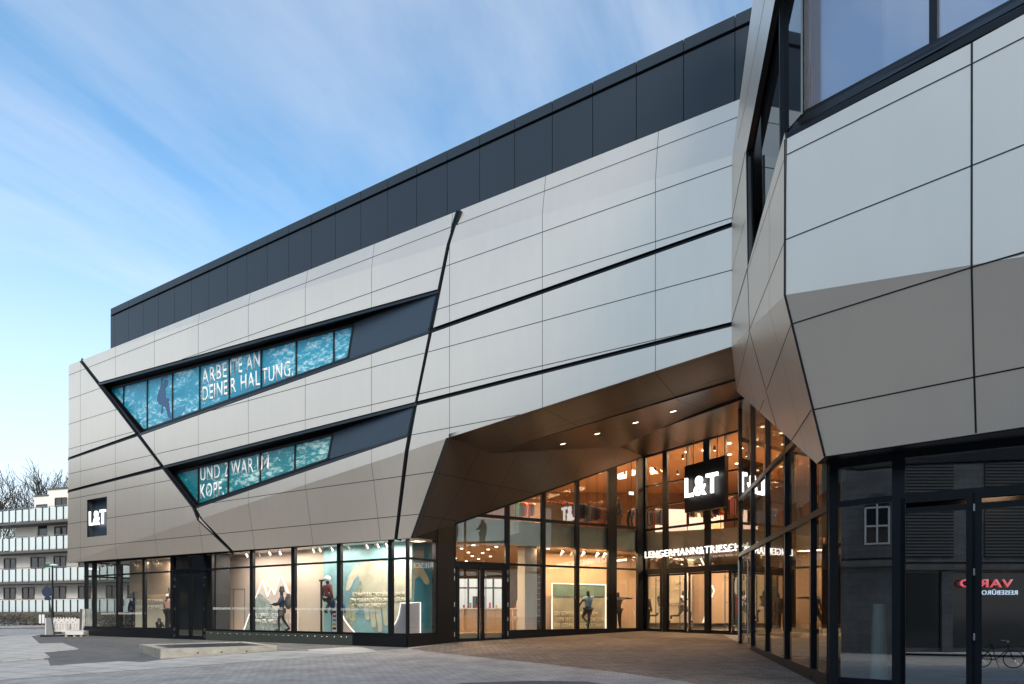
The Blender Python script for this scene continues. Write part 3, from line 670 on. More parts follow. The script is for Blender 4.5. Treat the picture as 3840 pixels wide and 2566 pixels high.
# main storefront ---------------------------------------------------
mb = MB()
for u, wd in ((352, .34), (441, .30), (540, .30), (646, .36), (765, .2), (795, .10), (944, .30), (1100, .30), (1272, .30), (1464, .26)):
    vbar(mb, S, u, FL_Z, 4.35, wd*.72)
vbar(mb, S, 1526, FL_Z, 4.2, .07)
hbar(mb, S, 316, 1527, 4.27, .32); hbar(mb, S, 316, 1527, TZ, .08, -.02); hbar(mb, S, 316, 656, FL_Z+.03, .09); hbar(mb, S, 772, 1527, FL_Z+.03, .09)
mb.build('storefront_frame', M['black'], store)
for a, b in ((316, 347), (357, 436), (446, 535), (545, 638), (800, 939), (949, 1095), (1105, 1267), (1277, 1459), (1469, 1525)):
    gpane(S, a, b, FL_Z+.05, 4.15, M['glass'])
for a, b in ((316, 656), (1325, 1527)):
    mb = MB(); p, q = S.uz(a, FL_Z, -.05), S.uz(b, FL_Z, -.05); mb.slab([Vector((p.x, p.y, -.15)), p-Vector((0, 0, .02)), q-Vector((0, 0, .02)), Vector((q.x, q.y, -.15))], S.N*.3)
    mb.build('plinth', M['black'], store)
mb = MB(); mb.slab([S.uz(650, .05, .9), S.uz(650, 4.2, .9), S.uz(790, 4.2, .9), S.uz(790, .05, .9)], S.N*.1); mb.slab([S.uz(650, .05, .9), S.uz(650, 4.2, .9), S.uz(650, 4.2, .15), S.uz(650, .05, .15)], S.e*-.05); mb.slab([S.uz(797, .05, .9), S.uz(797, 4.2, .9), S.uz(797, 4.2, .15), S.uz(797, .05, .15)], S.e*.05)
mb.build('lobby_shade_panels', M['shade_black'], store)  # added near-black panels paint the darkness behind the double door
mb = MB(); p, q = S.uz(775, FL_Z, -.06), S.uz(1325, FL_Z, -.06)
mb.slab([Vector((p.x, p.y, -.15)), p-Vector((0, 0, .02)), q-Vector((0, 0, .02)), Vector((q.x, q.y, -.15))], S.N*.3)
mb.build('plinth', mat('olive_plinth', (.075, .085, .07), .45, .3), store)
for k in range(22):
    u = 799+k*24.2+(k % 3-1)*2.5; p = S.uz(u, .40, -.08)
    c = MB(); c.ball(p, .03, .03, .022); c.build('stud_lamp', M['white_lit'] if False else M['steel'], store)
# black double door in the main storefront
mb = MB()
vbar(mb, S, 661, .02, TZ, .12); vbar(mb, S, 766, .02, TZ, .12); hbar(mb, S, 656, 772, TZ+.02, .18); hbar(mb, S, 656, 772, .06, .12)
mb.build('door_frame', M['black'], store)
for a, b in ((664, 712), (715, 763)):
    d = MB(); vbar(d, S, a+2.5, .1, 3.25, .1, .0, .06); vbar(d, S, b-2.5, .1, 3.25, .1, .0, .06); hbar(d, S, a, b, 3.22, .12, .0, .06); hbar(d, S, a, b, .18, .16, .0, .06)
    o = d.build('door_leaf', M['black'], store); g_ = gpane(S, a+3, b-3, .2, 3.2, M['glass_dark'])
    g_.parent = o; g_.matrix_parent_inverse = o.matrix_world.inverted()
for u in (657, 770):
    for z in (3.0, 2.65, 1.55, .55, .25): mb = MB(); vbar(mb, S, u, z-.07, z+.07, .05, -.06, .04); mb.build('door_hinge', M['steel'], store)
gpane(S, 660, 768, TZ+.1, 4.1, M['glass_dark'])
# left return of the storefront
SL = Plane(pts=(S.uv(316, HY).xy, S.uv(316, HY).xy+P0.n*6))
cl = S.uz(316, 0)
mb = MB()
for k in (0, 1.9, 3.8, 5.7):
    p = cl+S.N*(k+.1); mb.bar(Vector((p.x, p.y, -.1)), Vector((p.x, p.y, 4.3)), S.N*.09, S.e*.1)
for z in (FL_Z, TZ, 4.2): mb.bar(Vector((cl.x, cl.y, z)), Vector((cl.x, cl.y, z))+S.N*6, Vector((0, 0, .05)), S.e*.09)
mb.build('side_storefront_frame', M['black'], store)
mb = MB(); mb.poly([Vector((cl.x, cl.y, FL_Z)), Vector((cl.x, cl.y, FL_Z))+S.N*6, Vector((cl.x, cl.y, 4.2))+S.N*6, Vector((cl.x, cl.y, 4.2))]); mb.build('glass_pane', M['glass'], store)
# entrance, short return wall E1
mb = MB()
hbar(mb, E1, 1527, 1700, 4.45, .5, -.02, .11); hbar(mb, E1, 1527, 1636, TZ, .08); hbar(mb, E1, 1527, 1636, FL_Z+.03, .09)
vbar(mb, E1, 1635, FL_Z, 4.6, .1)
p, q = E1.uz(1638, 0, -.05), E1.uz(1700, 0, -.05); mb.slab([Vector((p.x, p.y, -.1)), Vector((p.x, p.y, 4.7)), Vector((q.x, q.y, 5.0)), Vector((q.x, q.y, -.1))], E1.N*.3)
p, q = E1.uz(1527, 0, -.05), E1.uz(1640, 0, -.05); mb.slab([Vector((p.x, p.y, -.1)), Vector((p.x, p.y, FL_Z)), Vector((q.x, q.y, FL_Z)), Vector((q.x, q.y, -.1))], E1.N*.3)
mb.build('entrance_return_frame', M['black'], store)
gpane(E1, 1530, 1634, FL_Z+.05, 4.3, M['glass'])
# entrance left wall E2
ez = lambda u: E2.uv(u, 1711+(2413-u)*.355).z
mb = MB()
vbar(mb, E2, 1703, .05, ez(1703), .14); vbar(mb, E2, 1903, .05, ez(1903), .20)
for u, wd in ((2038, .20), (2165, .20), (2296, .5), (2404, .46)): vbar(mb, E2, u, .2, ez(u)+.1, wd)
hbar(mb, E2, 1700, 2413, 5.36, .13); hbar(mb, E2, 1700, 2395, TZ, .09); hbar(mb, E2, 1900, 2395, FL_Z+.02, .2)
A, B = E2uv(1552, 2017), E2uv(2413, 1711); mb.bar(E2.uz(1700, ez(1700)), E2.uz(2413, ez(2413)), Vector((0, 0, .08)), E2.N*.1)
p, q = E2.uz(1900, FL_Z-.05, -.04), E2.uz(2400, FL_Z-.05, -.04)
mb.slab([Vector((p.x, p.y, -.1)), p, q, Vector((q.x, q.y, -.1))], E2.N*.25)
mb.build('entrance_left_frame', M['black'], store)
for a, b in ((1707, 1898), (1909, 2031), (2045, 2158), (2172, 2281), (2308, 2384)):
    gpane(E2, a, b, (TZ if a < 1800 else FL_Z)+.03, ez(a), M['glass'], z1b=ez(b))
# double door in it
mb = MB(); hbar(mb, E2, 1703, 1903, TZ-.1, .16); mb.build('door_frame', M['black'], store)
mb = MB(); hbar(mb, E2, 1703, 1903, .14, .1); mb.build('door_threshold', M['black'], store)
for a, b in ((1714, 1802), (1808, 1893)):
    d = MB(); vbar(d, E2, a+4, .2, 3.2, .13, .0, .06); vbar(d, E2, b-4, .2, 3.2, .13, .0, .06); hbar(d, E2, a, b, 3.18, .1, .0, .06); hbar(d, E2, a, b, .26, .14, .0, .06)
    o = d.build('door_leaf', M['black'], store); g_ = gpane(E2, a+4, b-4, .2, 3.2, M['glass']); g_.parent = o; g_.matrix_parent_inverse = o.matrix_world.inverted()
    h = MB(); p = E2.uz(b-8 if a < 1750 else a+9, .3, -.12); h.tube([p, Vector((p.x, p.y, 3.1))], .018, 8); 
    for z in (.45, 2.9): h.tube([Vector((p.x, p.y, z)), Vector((p.x, p.y, z))+E2.N*.12], .01, 6)
    hh = h.build('door_handle', M['steel'], o)
for u in (1702, 1902):
    for z in (3.05, 2.75, 1.7, 1.1, .5): mb = MB(); vbar(mb, E2, u, z-.09, z+.09, .035, -.06, .04); mb.build('door_hinge', M['steel'], store)
# back wall PB with main doors
bz = lambda u: PB.uv(u, 1711-(u-2413)*.288).z
mb = MB()
for u, wd in ((2413, .30), (2494, .26), (2652, .26), (2800, .26), (2950, .26)): vbar(mb, PB, u, .3, bz(u), wd)
for z, wd in ((5.27, .10), (3.28, .26), (6.35, .06), (7.35, .06)): hbar(mb, PB, 2404, 3000, z, wd)
mb.bar(PB.uz(2404, bz(2404)), PB.uz(3000, bz(3000)), Vector((0, 0, .1)), PB.N*.1)
for u in (2577, 2640, 2720): vbar(mb, PB, u, 5.3, bz(u), .05)
hbar(mb, PB, 2404, 3000, .47, .12, -.03)
mb.build('entrance_back_frame', M['black'], store)
for a, b in ((2420, 2487), (2501, 2645), (2659, 2790), (2810, 2940)):
    gpane(PB, a, b, 3.4, bz(a)-.05, M['glass'], z1b=bz(b)-.05)
for a, b, hu in ((2420, 2480, 2467), (2500, 2572, 2557), (2580, 2652, 2590), (2658, 2738, 2726), (2744, 2800, 2756)):
    d = MB(); vbar(d, PB, a+3, .5, 3.15, .1, .02, .05); vbar(d, PB, b-3, .5, 3.15, .1, .02, .05); hbar(d, PB, a, b, 3.1, .08, .02, .05); hbar(d, PB, a, b, .56, .1, .02, .05)
    o = d.build('door_leaf', M['black'], store); g_ = gpane(PB, a+3, b-3, .55, 3.1, M['glass'], .05); g_.parent = o; g_.matrix_parent_inverse = o.matrix_world.inverted()
    h = MB(); p = PB.uz(hu, .62, -.14); h.tube([p, Vector((p.x, p.y, 3.0))], .022, 8); p2 = p+PB.N*.3; h.tube([p2, Vector((p2.x, p2.y, 3.0))], .018, 8)
    for z in (.8, 1.8, 2.85): h.tube([Vector((p.x, p.y, z)), Vector((p2.x, p2.y, z))], .01, 6)
    h.build('door_handle', M['steel'], o)
for z in (2.9, 2.5, 1.0, .7): mb = MB(); vbar(mb, PB, 2414, z-.09, z+.09, .03, -.1, .04); mb.build('door_hinge', M['steel'], store)
# right glass wall RW
rz1 = lambda u: 8.6 if u < 2900 else 8.6
rwt = lambda u: RW.uv(u, min(2000, 1467+(u-2762)*.908)).z+.5
zb = lambda u: gz(RW.uv(u, HY).x, RW.uv(u, HY).y)
mb = MB()
for u, wd in ((2772, .12), (2819, .10), (2873.6, .11), (2946, .13), (3043.6, .11), (3113, .12)):
    vbar(mb, RW, u, .0, rwt(u), wd, -.03, .16)
hbar(mb, RW, 2772, 3113, 5.33, .13, -.03, .12); hbar(mb, RW, 2772, 3113, TZ, .13, -.03, .12); hbar(mb, RW, 2819, 3113, .26, .14, -.03, .12, z1=.13)
p, q = RW.uz(2819, .2, -.02), RW.uz(3113, .1, -.02); mb.slab([p-Vector((0, 0, .5)), p, q, q-Vector((0, 0, .6))], RW.N*.1)
mb.build('right_glass_wall_frame', M['frame3'], store)
for a, b in ((2775, 2817), (2822, 2871), (2877, 2943), (2950, 3041), (3047, 3110)):
    gpane(RW, a, b, .2, rwt(a), M['glass_side'], z1b=rwt(b))
for u in (2776, 2815):
    for z in (3.0, 2.6, 1.6, .9, .5): mb = MB(); vbar(mb, RW, u, z-.1, z+.1, .05, -.08, .04); mb.build('door_hinge', M['steel'], store)
mb = MB(); p = RW.uz(2783, .4, -.12); mb.tube([p, Vector((p.x, p.y, 3.15))], .025, 8); mb.build('door_handle', M['steel'], store)
# wall from the far end of RW back to the entrance back wall
e0 = RW.uv(2772, HY); e1 = Vector((12.2, 27.0, 0))
mb = MB(); mb.slab([Vector((e0.x, e0.y, .2)), Vector((e1.x, e1.y, .2)), Vector((e1.x, e1.y, 8.8)), Vector((e0.x, e0.y, 8.8))], Vector((.05, -.08, 0)))
ob = mb.build('hidden_return_pane', M['glass_side'], store)
# small angled pane RA and right storefront RD
mb = MB()
zt_ = 4.16
vbar(mb, RA, 3116, .02, zt_+.1, .13, -.04); vbar(mb, RA, 3360, .02, zt_+.1, .1, -.02)
hbar(mb, RA, 3113, 3362, zt_+.04, .2); hbar(mb, RA, 3113, 3362, TZ+.03, .11); hbar(mb, RA, 3113, 3362, .12, .1)
p, q = RA.uz(3113, .08, 0), RA.uz(3362, .08, 0); mb.slab([p-Vector((0, 0, .5)), p, q, q-Vector((0, 0, .5))], RA.N*.2)
for u, wd, t_ in ((3369, .2, zt_), (3385, .08, TZ), (3640, .13, TZ), (3664, .13, TZ), (3960, .15, zt_)): vbar(mb, RD, u, -.3, t_, wd)
hbar(mb, RD, 3362, 4100, zt_+.12, .34, -.04); hbar(mb, RD, 3362, 4100, TZ, .17); hbar(mb, RD, 3375, 4100, TZ-.22, .10); hbar(mb, RD, 3375, 4100, -.1, .2)
mb.build('right_storefront_frame', M['frame3'], store)
gpane(RA, 3121, 3356, .17, TZ-.02, glass('pane_greenish', (.60, .70, .66), .30)); gpane(RA, 3121, 3356, TZ+.08, zt_-.05, glass('pane_upper', (.45, .5, .48), .30))
M['glass_mirror'] = glass('door_glass_mirror', (.22, .25, .27), .36)
for a, b in ((3392, 3634), (3670, 3954)): gpane(RD, a, b, 0, TZ-.27, M['glass_mirror'])
for a, b in ((3377, 3955),): gpane(RD, a, b, TZ+.08, zt_-.04, M['glass_mirror'])
for v in (1903, 2145, 2388):
    mb = MB(); p = RD.uv(3653, v, -.08); mb.bar(p-Vector((0, 0, .06)), p+Vector((0, 0, .06)), RD.e*.014, RD.N*.04); mb.build('door_hinge', M['steel'], store)

# ================================================================== interior
def wall_poly(name_, pts, m, back=None):
    mb = MB()
    if back is None: mb.poly(pts)
    else: mb.slab(pts, back)
    return mb.build(name_, m, store)
def z_(p, z): return Vector((p[0], p[1], z))
ca = S.uz(318, 0, .05); cb_ = Vector((*C0, 0))+S.N*.05; cc = Vector((*C1, 0)); cd = Vector((*C2, 0)); ce = PB.uz(3000, 0)
back1 = ca+S.N*9; far1 = Vector((-6, 46, 0)); far2 = Vector((22, 50, 0)); rr = Vector((22, 20, 0)); r0 = Vector((e1.x, e1.y, 0)); q0 = Vector((*Q0, 0)); r1 = Vector((e0.x, e0.y, 0))
outl = [ca, cb_, cc+E2.N*.1, cd+E2.N*.1, ce+PB.N*.1, far2, far1, back1]
outr = [q0+RW.N*.12, Vector((e0.x, e0.y, 0))+RW.N*.12, r0, ce, far2, rr, Vector((11, 13, 0))]
mb = MB()
mb.slab([z_(p, FL_Z) for p in outl], Vector((0, 0, -.3))); mb.slab([z_(p, .15) for p in outr], Vector((0, 0, -.3)))
mb.build('shop_floor', M['floor_in'], store)
mb = MB()
mb.slab([z_(p, 4.28) for p in (ca+S.N*.3, cb_+S.N*.3+E1.N*.3, cc+E2.N*.35, cd+E2.N*.35, ce+PB.N*3.5, far2, far1, back1)], Vector((0, 0, .9)), 0)
mb.slab([z_(p, 4.28) for p in (q0+RW.N*.5, Vector((e0.x, e0.y, 0))+RW.N*.5, r0+Vector((.6, 0, 0)), ce+Vector((1, 0, 0)), far2, rr, Vector((11, 13.5, 0)))], Vector((0, 0, .9)), 0)
mb.build('upper_floor_slab', M['ceil'], store)
mb = MB()
mb.slab([z_(p, 9.3) for p in (cc+E2.N*.2, cd+E2.N*.2, ce+PB.N*.2, far2, far1, Vector((-9, 33, 0)))], Vector((0, 0, .3)), 0)
mb.slab([z_(p, 9.3) for p in (q0+RW.N*.5, Vector((e0.x, e0.y, 0))+RW.N*.3, r0, ce, far2, rr)], Vector((0, 0, .3)), 0)
mb.build('upper_ceiling', M['ceil'], store)
mb = MB()
a = Vector((-16, 38, 0))
def hwall(a, b, z0, z1): mb.poly([z_(a, z0), z_(b, z0), z_(b, z1), z_(a, z1)])
# rear wall of the ground floor with a glazed opening far behind the double door
w0, w1 = Vector((-9, 44, 0)), Vector((22, 46.5, 0))
BW = Plane(pts=(w0.xy, w1.xy))
oz0, oz1 = BW.uv(1700, 2300).z, BW.uv(1700, 2168).z; ou0, ou1 = 1712, 1900
pts_ = [w0, BW.uz(ou0, 0), BW.uz(ou1, 0), w1]
for i in (0, 2): hwall(pts_[i], pts_[i+1], .5, 4.3)
hwall(pts_[1], pts_[2], .5, oz0); hwall(pts_[1], pts_[2], oz1, 4.3)
hwall(w0, w1, 5.2, 9.3)
hwall(rr, far2, .1, 9.3)
mb.build('rear_shop_wall', M['brown'], store)
mb = MB(); hwall(back1, ca+S.N*6, .4, 4.3) if False else None
hwall(S.uz(640, 0, 3.4), S.uz(640, 0, .2), .4, 4.3); hwall(S.uz(640, 0, 3.4), w0, .4, 4.3)
mb.build('side_shop_wall', M['pale_wall'], store)
# near-black walls added to paint the darkness behind the right storefront
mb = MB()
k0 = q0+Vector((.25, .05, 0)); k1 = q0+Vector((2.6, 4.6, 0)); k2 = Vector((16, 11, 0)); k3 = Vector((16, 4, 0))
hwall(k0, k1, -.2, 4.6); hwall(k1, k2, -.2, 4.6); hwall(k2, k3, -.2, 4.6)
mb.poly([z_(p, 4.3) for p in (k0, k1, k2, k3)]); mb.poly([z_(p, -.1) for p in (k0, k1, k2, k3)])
mb.build('shade_walls', M['shade_black'], store)
# pale fascia boards of the upper slab
mb = MB()
def fbd(pl, u0, u1, z0, z1, off, m=0): 
    p, q = pl.uz(u0, 0, off), pl.uz(u1, 0, off); mb.slab([z_(p, z0), z_(p, z1), z_(q, z1), z_(q, z0)], pl.N*.04, m)
fbd(E2, 1707, 2395, 4.3, 5.26, .2); fbd(RW, 2950, 3110, 3.9, 5.26, .25)
mb.build('slab_fascia', M['fascia'], store)
mb = MB(); fbd(PB, 2420, 2960, 4.25, 5.2, 3.3)
mb.build('slab_fascia', M['fascia2'], store)
# display backdrops (each its own panel thing)
def panel(pl, name_, label, cat, uvpts, off, m, dep=.06, z0=None, grp=None):
    P = [pl.uv(u, v, off) for u, v in uvpts]; c = sum(P, Vector())/len(P); zb_ = min(p.z for p in P)
    t = thing(name_, label, cat, (c.x, c.y, zb_), 0, grp); mb = MB(); mb.slab(P, pl.N*dep); mb.build('board', m, t); return t
SB_ = 2376   # bottom line of the display windows in the photograph
t = panel(S, 'display_wall', 'blank pale display wall with a narrow cut out door, left of the mountain window', 'display wall', [(812, 2060), (1112, 2060), (1112, 2366), (812, 2366)], 1.9, M['pale_wall'])
mb = MB()
for a, b in (((837, 2209), (837, 2364)), ((917, 2209), (917, 2364)), ((837, 2209), (917, 2209)), ((876, 2210), (876, 2364))):
    A, B = S.uv(*a, 1.88), S.uv(*b, 1.88); s = (B-A).normalized().cross(S.N).normalized(); mb.bar(A, B, s*.006, S.N*.02)
mb.build('door_outline', M['brown_dark'], t)
mt = [(912, 2366), (950, 2262), (983, 2177), (1002, 2237), (1016, 2203), (1028, 2229), (1051, 2154), (1094, 2262), (1112, 2300), (1112, 2366)]
t = panel(S, 'mountain_display', 'mountain shaped board with lit outline and rock print behind the hiking mannequin', 'display board', mt, 1.6, M['pale_wall'], .12)
mb = MB()
for a, b in zip(mt[:-2], mt[1:-1]):
    A, B = S.uv(*a, 1.56), S.uv(*b, 1.56); s = (B-A).normalized().cross(S.N).normalized(); mb.bar(A, B, s*.025, S.N*.03)
mb.build('lit_outline', M['line_lit'], t)
mb = MB(); mb.slab([S.uv(u, v, 1.57) for u, v in [(916, 2366), (950, 2266), (962, 2232), (973, 2222), (990, 2238), (1008, 2252), (1020, 2275), (1040, 2290), (1062, 2322), (1076, 2366)]], S.N*.02)
mb.build('rock_print', M['poster_rock'], t)
text_px('DER GIPFEL GEHÖRT DIR', S, 938, 2318, 1112, 2318, 2301, 1.55, M['print_white'], 'raised_lettering', t, .012, .01)
text_px('WENN DU WIEDER AB BIST', S, 938, 2338, 1112, 2338, 2322, 1.55, M['print_white'], 'raised_lettering', t, .012, .01)
panel(S, 'display_wall', 'plain greyish beige display wall behind the two stacked sport mannequins', 'display wall', [(1112, 2058), (1214, 2054), (1214, 2369), (1112, 2366)], 1.7, mat('grey_beige', (.62, .55, .46), .8))
t = panel(S, 'poster_wall', 'tall teal poster of two pale hands behind the corner window', 'poster', [(1214, 2040), (1545, 2020), (1545, 2378), (1214, 2370)], 1.45, M['poster_teal'])
mb = MB()
h1 = [(1296, 2212), (1303, 2186), (1314, 2160), (1332, 2130), (1352, 2112), (1385, 2102), (1420, 2098), (1440, 2112), (1452, 2150), (1452, 2260), (1448, 2312), (1436, 2345), (1424, 2372), (1414, 2370), (1408, 2340), (1400, 2350), (1390, 2345), (1378, 2310), (1360, 2240), (1354, 2178), (1346, 2178), (1332, 2196), (1318, 2208), (1304, 2226)]
h2 = [(1455, 2270), (1455, 2140), (1468, 2105), (1510, 2100), (1550, 2104), (1575, 2116), (1598, 2150), (1612, 2180), (1606, 2194), (1594, 2190), (1574, 2160), (1560, 2165), (1556, 2230), (1552, 2262), (1530, 2262), (1500, 2290), (1480, 2360), (1466, 2372), (1456, 2350)]
def cap_(u0, v0, u1, v1, w0, w1, o_, pl=S):
    d = Vector((u1-u0, v1-v0)).normalized(); n = Vector((-d.y, d.x)); pts = [Vector((u0, v0))+n*w0, Vector((u0, v0))-n*w0]
    pts += [Vector((u1, v1))+(d*math.sin(a*math.pi/8)-n*math.cos(a*math.pi/8))*w1 for a in range(9)]
    mb.slab([pl.uv(q.x, q.y, o_) for q in pts], pl.N*.002)
palm = [(1452, 2118), (1444, 2106), (1420, 2100), (1385, 2102), (1356, 2112), (1338, 2130), (1345, 2160), (1352, 2190), (1356, 2230), (1372, 2262), (1400, 2278), (1430, 2284), (1452, 2280)]
mb.slab([S.uv(u, v, 1.44) for u, v in palm], S.N*.004)
cap_(1352, 2126, 1318, 2168, 20, 13, 1.438); cap_(1320, 2164, 1304, 2208, 13, 8, 1.437)
for k_, c_ in enumerate(((1368, 2240, 1378, 2318, 11, 8), (1392, 2262, 1402, 2346, 11, 8.5), (1416, 2270, 1426, 2362, 11, 8.5), (1441, 2268, 1447, 2340, 9, 7))): cap_(*c_, 1.436-.001*k_)
palm2 = [(1455, 2130), (1468, 2108), (1500, 2100), (1544, 2102), (1544, 2240), (1530, 2262), (1500, 2276), (1470, 2280), (1455, 2270)]
mb.slab([S.uv(u, v, 1.44) for u, v in palm2], S.N*.004)
for k_, c_ in enumerate(((1467, 2262, 1466, 2356, 9, 8), (1488, 2262, 1484, 2344, 10, 8), (1510, 2255, 1506, 2326, 10, 8))): cap_(*c_, 1.436-.001*k_)
mb.build('hands_print', M['poster_hand'], t)
mb = MB(); mb.slab([S.uv(u, v, 1.435) for u, v in [(1278, 2330), (1290, 2290), (1318, 2240), (1352, 2176), (1360, 2200), (1350, 2260), (1340, 2310), (1322, 2345), (1300, 2368), (1284, 2372)]], S.N*.004)
mb.build('sand_print', M['poster_dirt'], t)
for i, s_ in enumerate(('SCHMERZ IST VORÜBERGEHEND', 'EIN 180-BACKSIDE-NOSE-GRAB', 'IST FÜR DIE EWIGKEIT')):
    v = 2238+i*21; text_px(s_, S, (1322, 1314, 1320)[i], v, (1528, 1522, 1450)[i], v-3, v-15, 1.425, M['letter_cream'], 'raised_lettering', t, .012, .01)
text_px('WWW.ES-IST-IN-DIR.DE', S, 1331, 2301, 1415, 2300, 2293, 1.42, M['c_lightblue'], 'printed_line', t, .004)
# curved board lower left of poster and the lilac lightbox
arc = [(1282, 2302), (1290, 2322), (1302, 2340), (1316, 2357), (1334, 2378), (1282, 2378)]
t = panel(S, 'curved_display_board', 'small curved pale board with a lit rim at the foot of the teal poster', 'display board', arc, 1.1, M['pale_wall'])
mb = MB()
for a, b in zip(arc[:4], arc[1:5]): A, B = S.uv(*a, 1.06), S.uv(*b, 1.06); mb.tube([A, B], .025, 6)
mb.build('lit_rim', M['line_lit'], t)
lb = [(1502, 2260), (1577, 2259), (1577, 2384), (1472, 2384), (1472, 2350), (1484, 2335), (1494, 2308)]
lb = [(1473, 2350), (1485, 2332), (1495, 2305), (1502, 2262), (1524, 2262), (1524, 2383), (1473, 2383)]
t = panel(S, 'light_box', 'lilac grey box with a lit rim standing in the glazed corner', 'light box', lb, .5, mat('lilac_board', (.5, .46, .52), .6), .2)
mb = MB(); L_ = [S.uv(u, v, .47) for u, v in lb[:5]]; mb.tube(L_, .022, 6); mb.build('lit_rim', M['line_lit'], t)
t = panel(E1, 'light_box', 'lilac side face of the corner light box with a lit edge, facing the entrance', 'light box', [(1530, 2262), (1577, 2259), (1577, 2384), (1530, 2384)], .5, bpy.data.materials['lilac_board'], .1)
mb = MB(); mb.tube([E1.uv(1530, 2262, .47), E1.uv(1577, 2259, .47), E1.uv(1577, 2384, .47)], .022, 6); mb.build('lit_rim', M['line_lit'], t)
panel(E1, 'poster_wall', 'blue side of the poster wall seen through the entrance return window', 'poster', [(1540, 2030), (1650, 2010), (1650, 2400), (1540, 2400)], 1.6, mat('blue_poster', (.05, .32, .48), .5, noise=(.7, .3)))
mb = MB(); mb.slab([E1.uv(u, v, 1.59) for u, v in ((1542, 2104), (1575, 2116), (1598, 2150), (1612, 2180), (1607, 2194), (1594, 2190), (1574, 2160), (1556, 2172), (1552, 2255), (1542, 2262))], E1.N*.005); mb.build('thumb_print', M['poster_hand'], bpy.data.objects['poster_wall.001'])
# swim display in the left wing
t = panel(S, 'swim_display_board', 'pale lower display board with raised German lettering behind the swimmer', 'display board', [(507, 2212), (640, 2212), (640, 2362), (507, 2362)], 1.9, M['c_cream'])
text_px('DIE ANDEREN SCHWIMMEN', S, 512, 2265, 622, 2262, 2250, 1.88, M['print_white'], 'raised_lettering', t, .012, .01)
text_px('AUCH NUR IM WASSER', S, 510, 2287, 620, 2285, 2271, 1.88, M['print_white'], 'raised_lettering', t, .012, .01)
wv = [(486, 2060), (640, 2060), (640, 2224)]+[(640-i*9.6, 2224+7*math.sin(i*.42-1.0)) for i in range(1, 16)]+[(486, 2226)]
panel(S, 'wavy_hanging_board', 'warm lit hanging board with a wavy lower edge above the swimmer', 'display board', wv, 1.2, M['warm_wall'], .1)
# football display behind E2
fr = [(2070, 2188), (2272, 2194), (2272, 2362), (2070, 2362)]
t = panel(E2, 'football_display_board', 'green and cream football lightbox with lit frame and raised German lettering', 'display board', fr, 1.6, M['poster_field'])
mb = MB(); L_ = [E2.uv(u, v, 1.56) for u, v in [fr[3], fr[0], fr[1], fr[2]]]; mb.tube(L_, .03, 6); mb.build('lit_frame', M['line_lit'], t)
mb = MB(); mb.slab([E2.uv(u, v, 1.57) for u, v in ((2074, 2192), (2268, 2197), (2268, 2238), (2074, 2236))], E2.N*.01); mb.build('pitch_print', mat('pitch_green', (.22, .36, .33), .6, noise=(1.5, .3)), t)
for i, s_ in enumerate(('DU SCHIESST NICHT DEIN', 'TEAM NACH VORN SONDERN', 'DIE GESAMTE GESELLSCHAFT')):
    v = 2308+i*22; text_px(s_, E2, 2080, v, (2242, 2264, 2264)[i], v+2, v-16, 1.55, M['letter_cream'], 'raised_lettering', t, .012, .01)
panel(E2, 'warm_backdrop', 'warm orange brown shop wall behind the football lightbox', 'display wall', [(2046, 2075), (2400, 2090), (2400, 2366), (2046, 2366)], 2.0, M['warm_wall'])
t = thing('white_column', 'square white column beside the double door inside the shop', 'column', tuple(E2.uz(2018, FL_Z, .9)))
mb = MB(); mb.box(E2.uz(2018, 2.4, .9), .62, .62, 3.76, math.atan2(E2.e.y, E2.e.x)); mb.build('shaft', M['white'], t)
# window lettering strips
def slogan(pl, s_, u0, v0, u1, v1, h, off=-.0, lab=''):
    A = pl.uv(u0, v0, off); t = thing('window_lettering', lab, 'lettering', tuple(A)); text_px(s_, pl, u0, v0, u1, v1, v0-h, off, M['white'], 'letters', t, .003)
slogan(S, 'ERLEBE DIE GANZE WELT DER MOTIVATION. IN EUROPAS INNOVATIVSTEM', 380, 2305, 545, 2304, 7, lab='long line of tiny white letters on the glass of the left wing')
slogan(S, 'ERLEBE DIE GANZE WELT DER MOTIVATION. IN EUROPAS INNOVATIVSTEM SPORTHAUS.', 799, 2286, 1060, 2287, 8, lab='long line of tiny white letters across the mountain window')
slogan(S, 'ERLEBE DIE GANZE WELT DER MOTIVATION. IN EUROPAS INNOVATIVSTEM', 1108, 2288, 1380, 2290, 8, lab='long line of tiny white letters across the stacked mannequins')
slogan(E2, 'ERLEBE DIE GANZE WELT DER MOTIVATION. IN EUROPAS INNOVATIVSTEM SPORTHAUS', 2046, 2245, 2346, 2250, 9, lab='long line of tiny white letters across the football window')

# entrance interior things
t = panel(PB, 'running_display_board', 'large cream display wall with German lettering behind the main doors', 'display board', [(2432, 2140), (2590, 2140), (2590, 2336), (2432, 2336)], 2.2, M['c_cream'])
text_px('E BIST NICHT ANDERS', PB, 2434, 2194, 2592, 2188, 2180, 2.1, M['c_cream'], 'raised_lettering', t, .012, .01)
text_px('GEBOREN ALS SONST.', PB, 2434, 2222, 2560, 2216, 2207, 2.1, M['c_cream'], 'raised_lettering', t, .012, .01)
text_px('ERLEBE DIE GANZE WELT', PB, 2508, 2267, 2560, 2266, 2261, 2.15, M['brown_dark'], 'printed_line', t, .004)
text_px('WWW.ES-IST-IN-DIR.DE', PB, 2508, 2275, 2556, 2274, 2268, 2.15, M['brown_dark'], 'printed_line', t, .004)
panel(PB, 'vestibule_wall', 'warm beige wall inside the main entrance beside the lit arrow', 'wall', [(2590, 2120), (2740, 2120), (2740, 2338), (2590, 2338)], 3.2, M['warm_wall'])
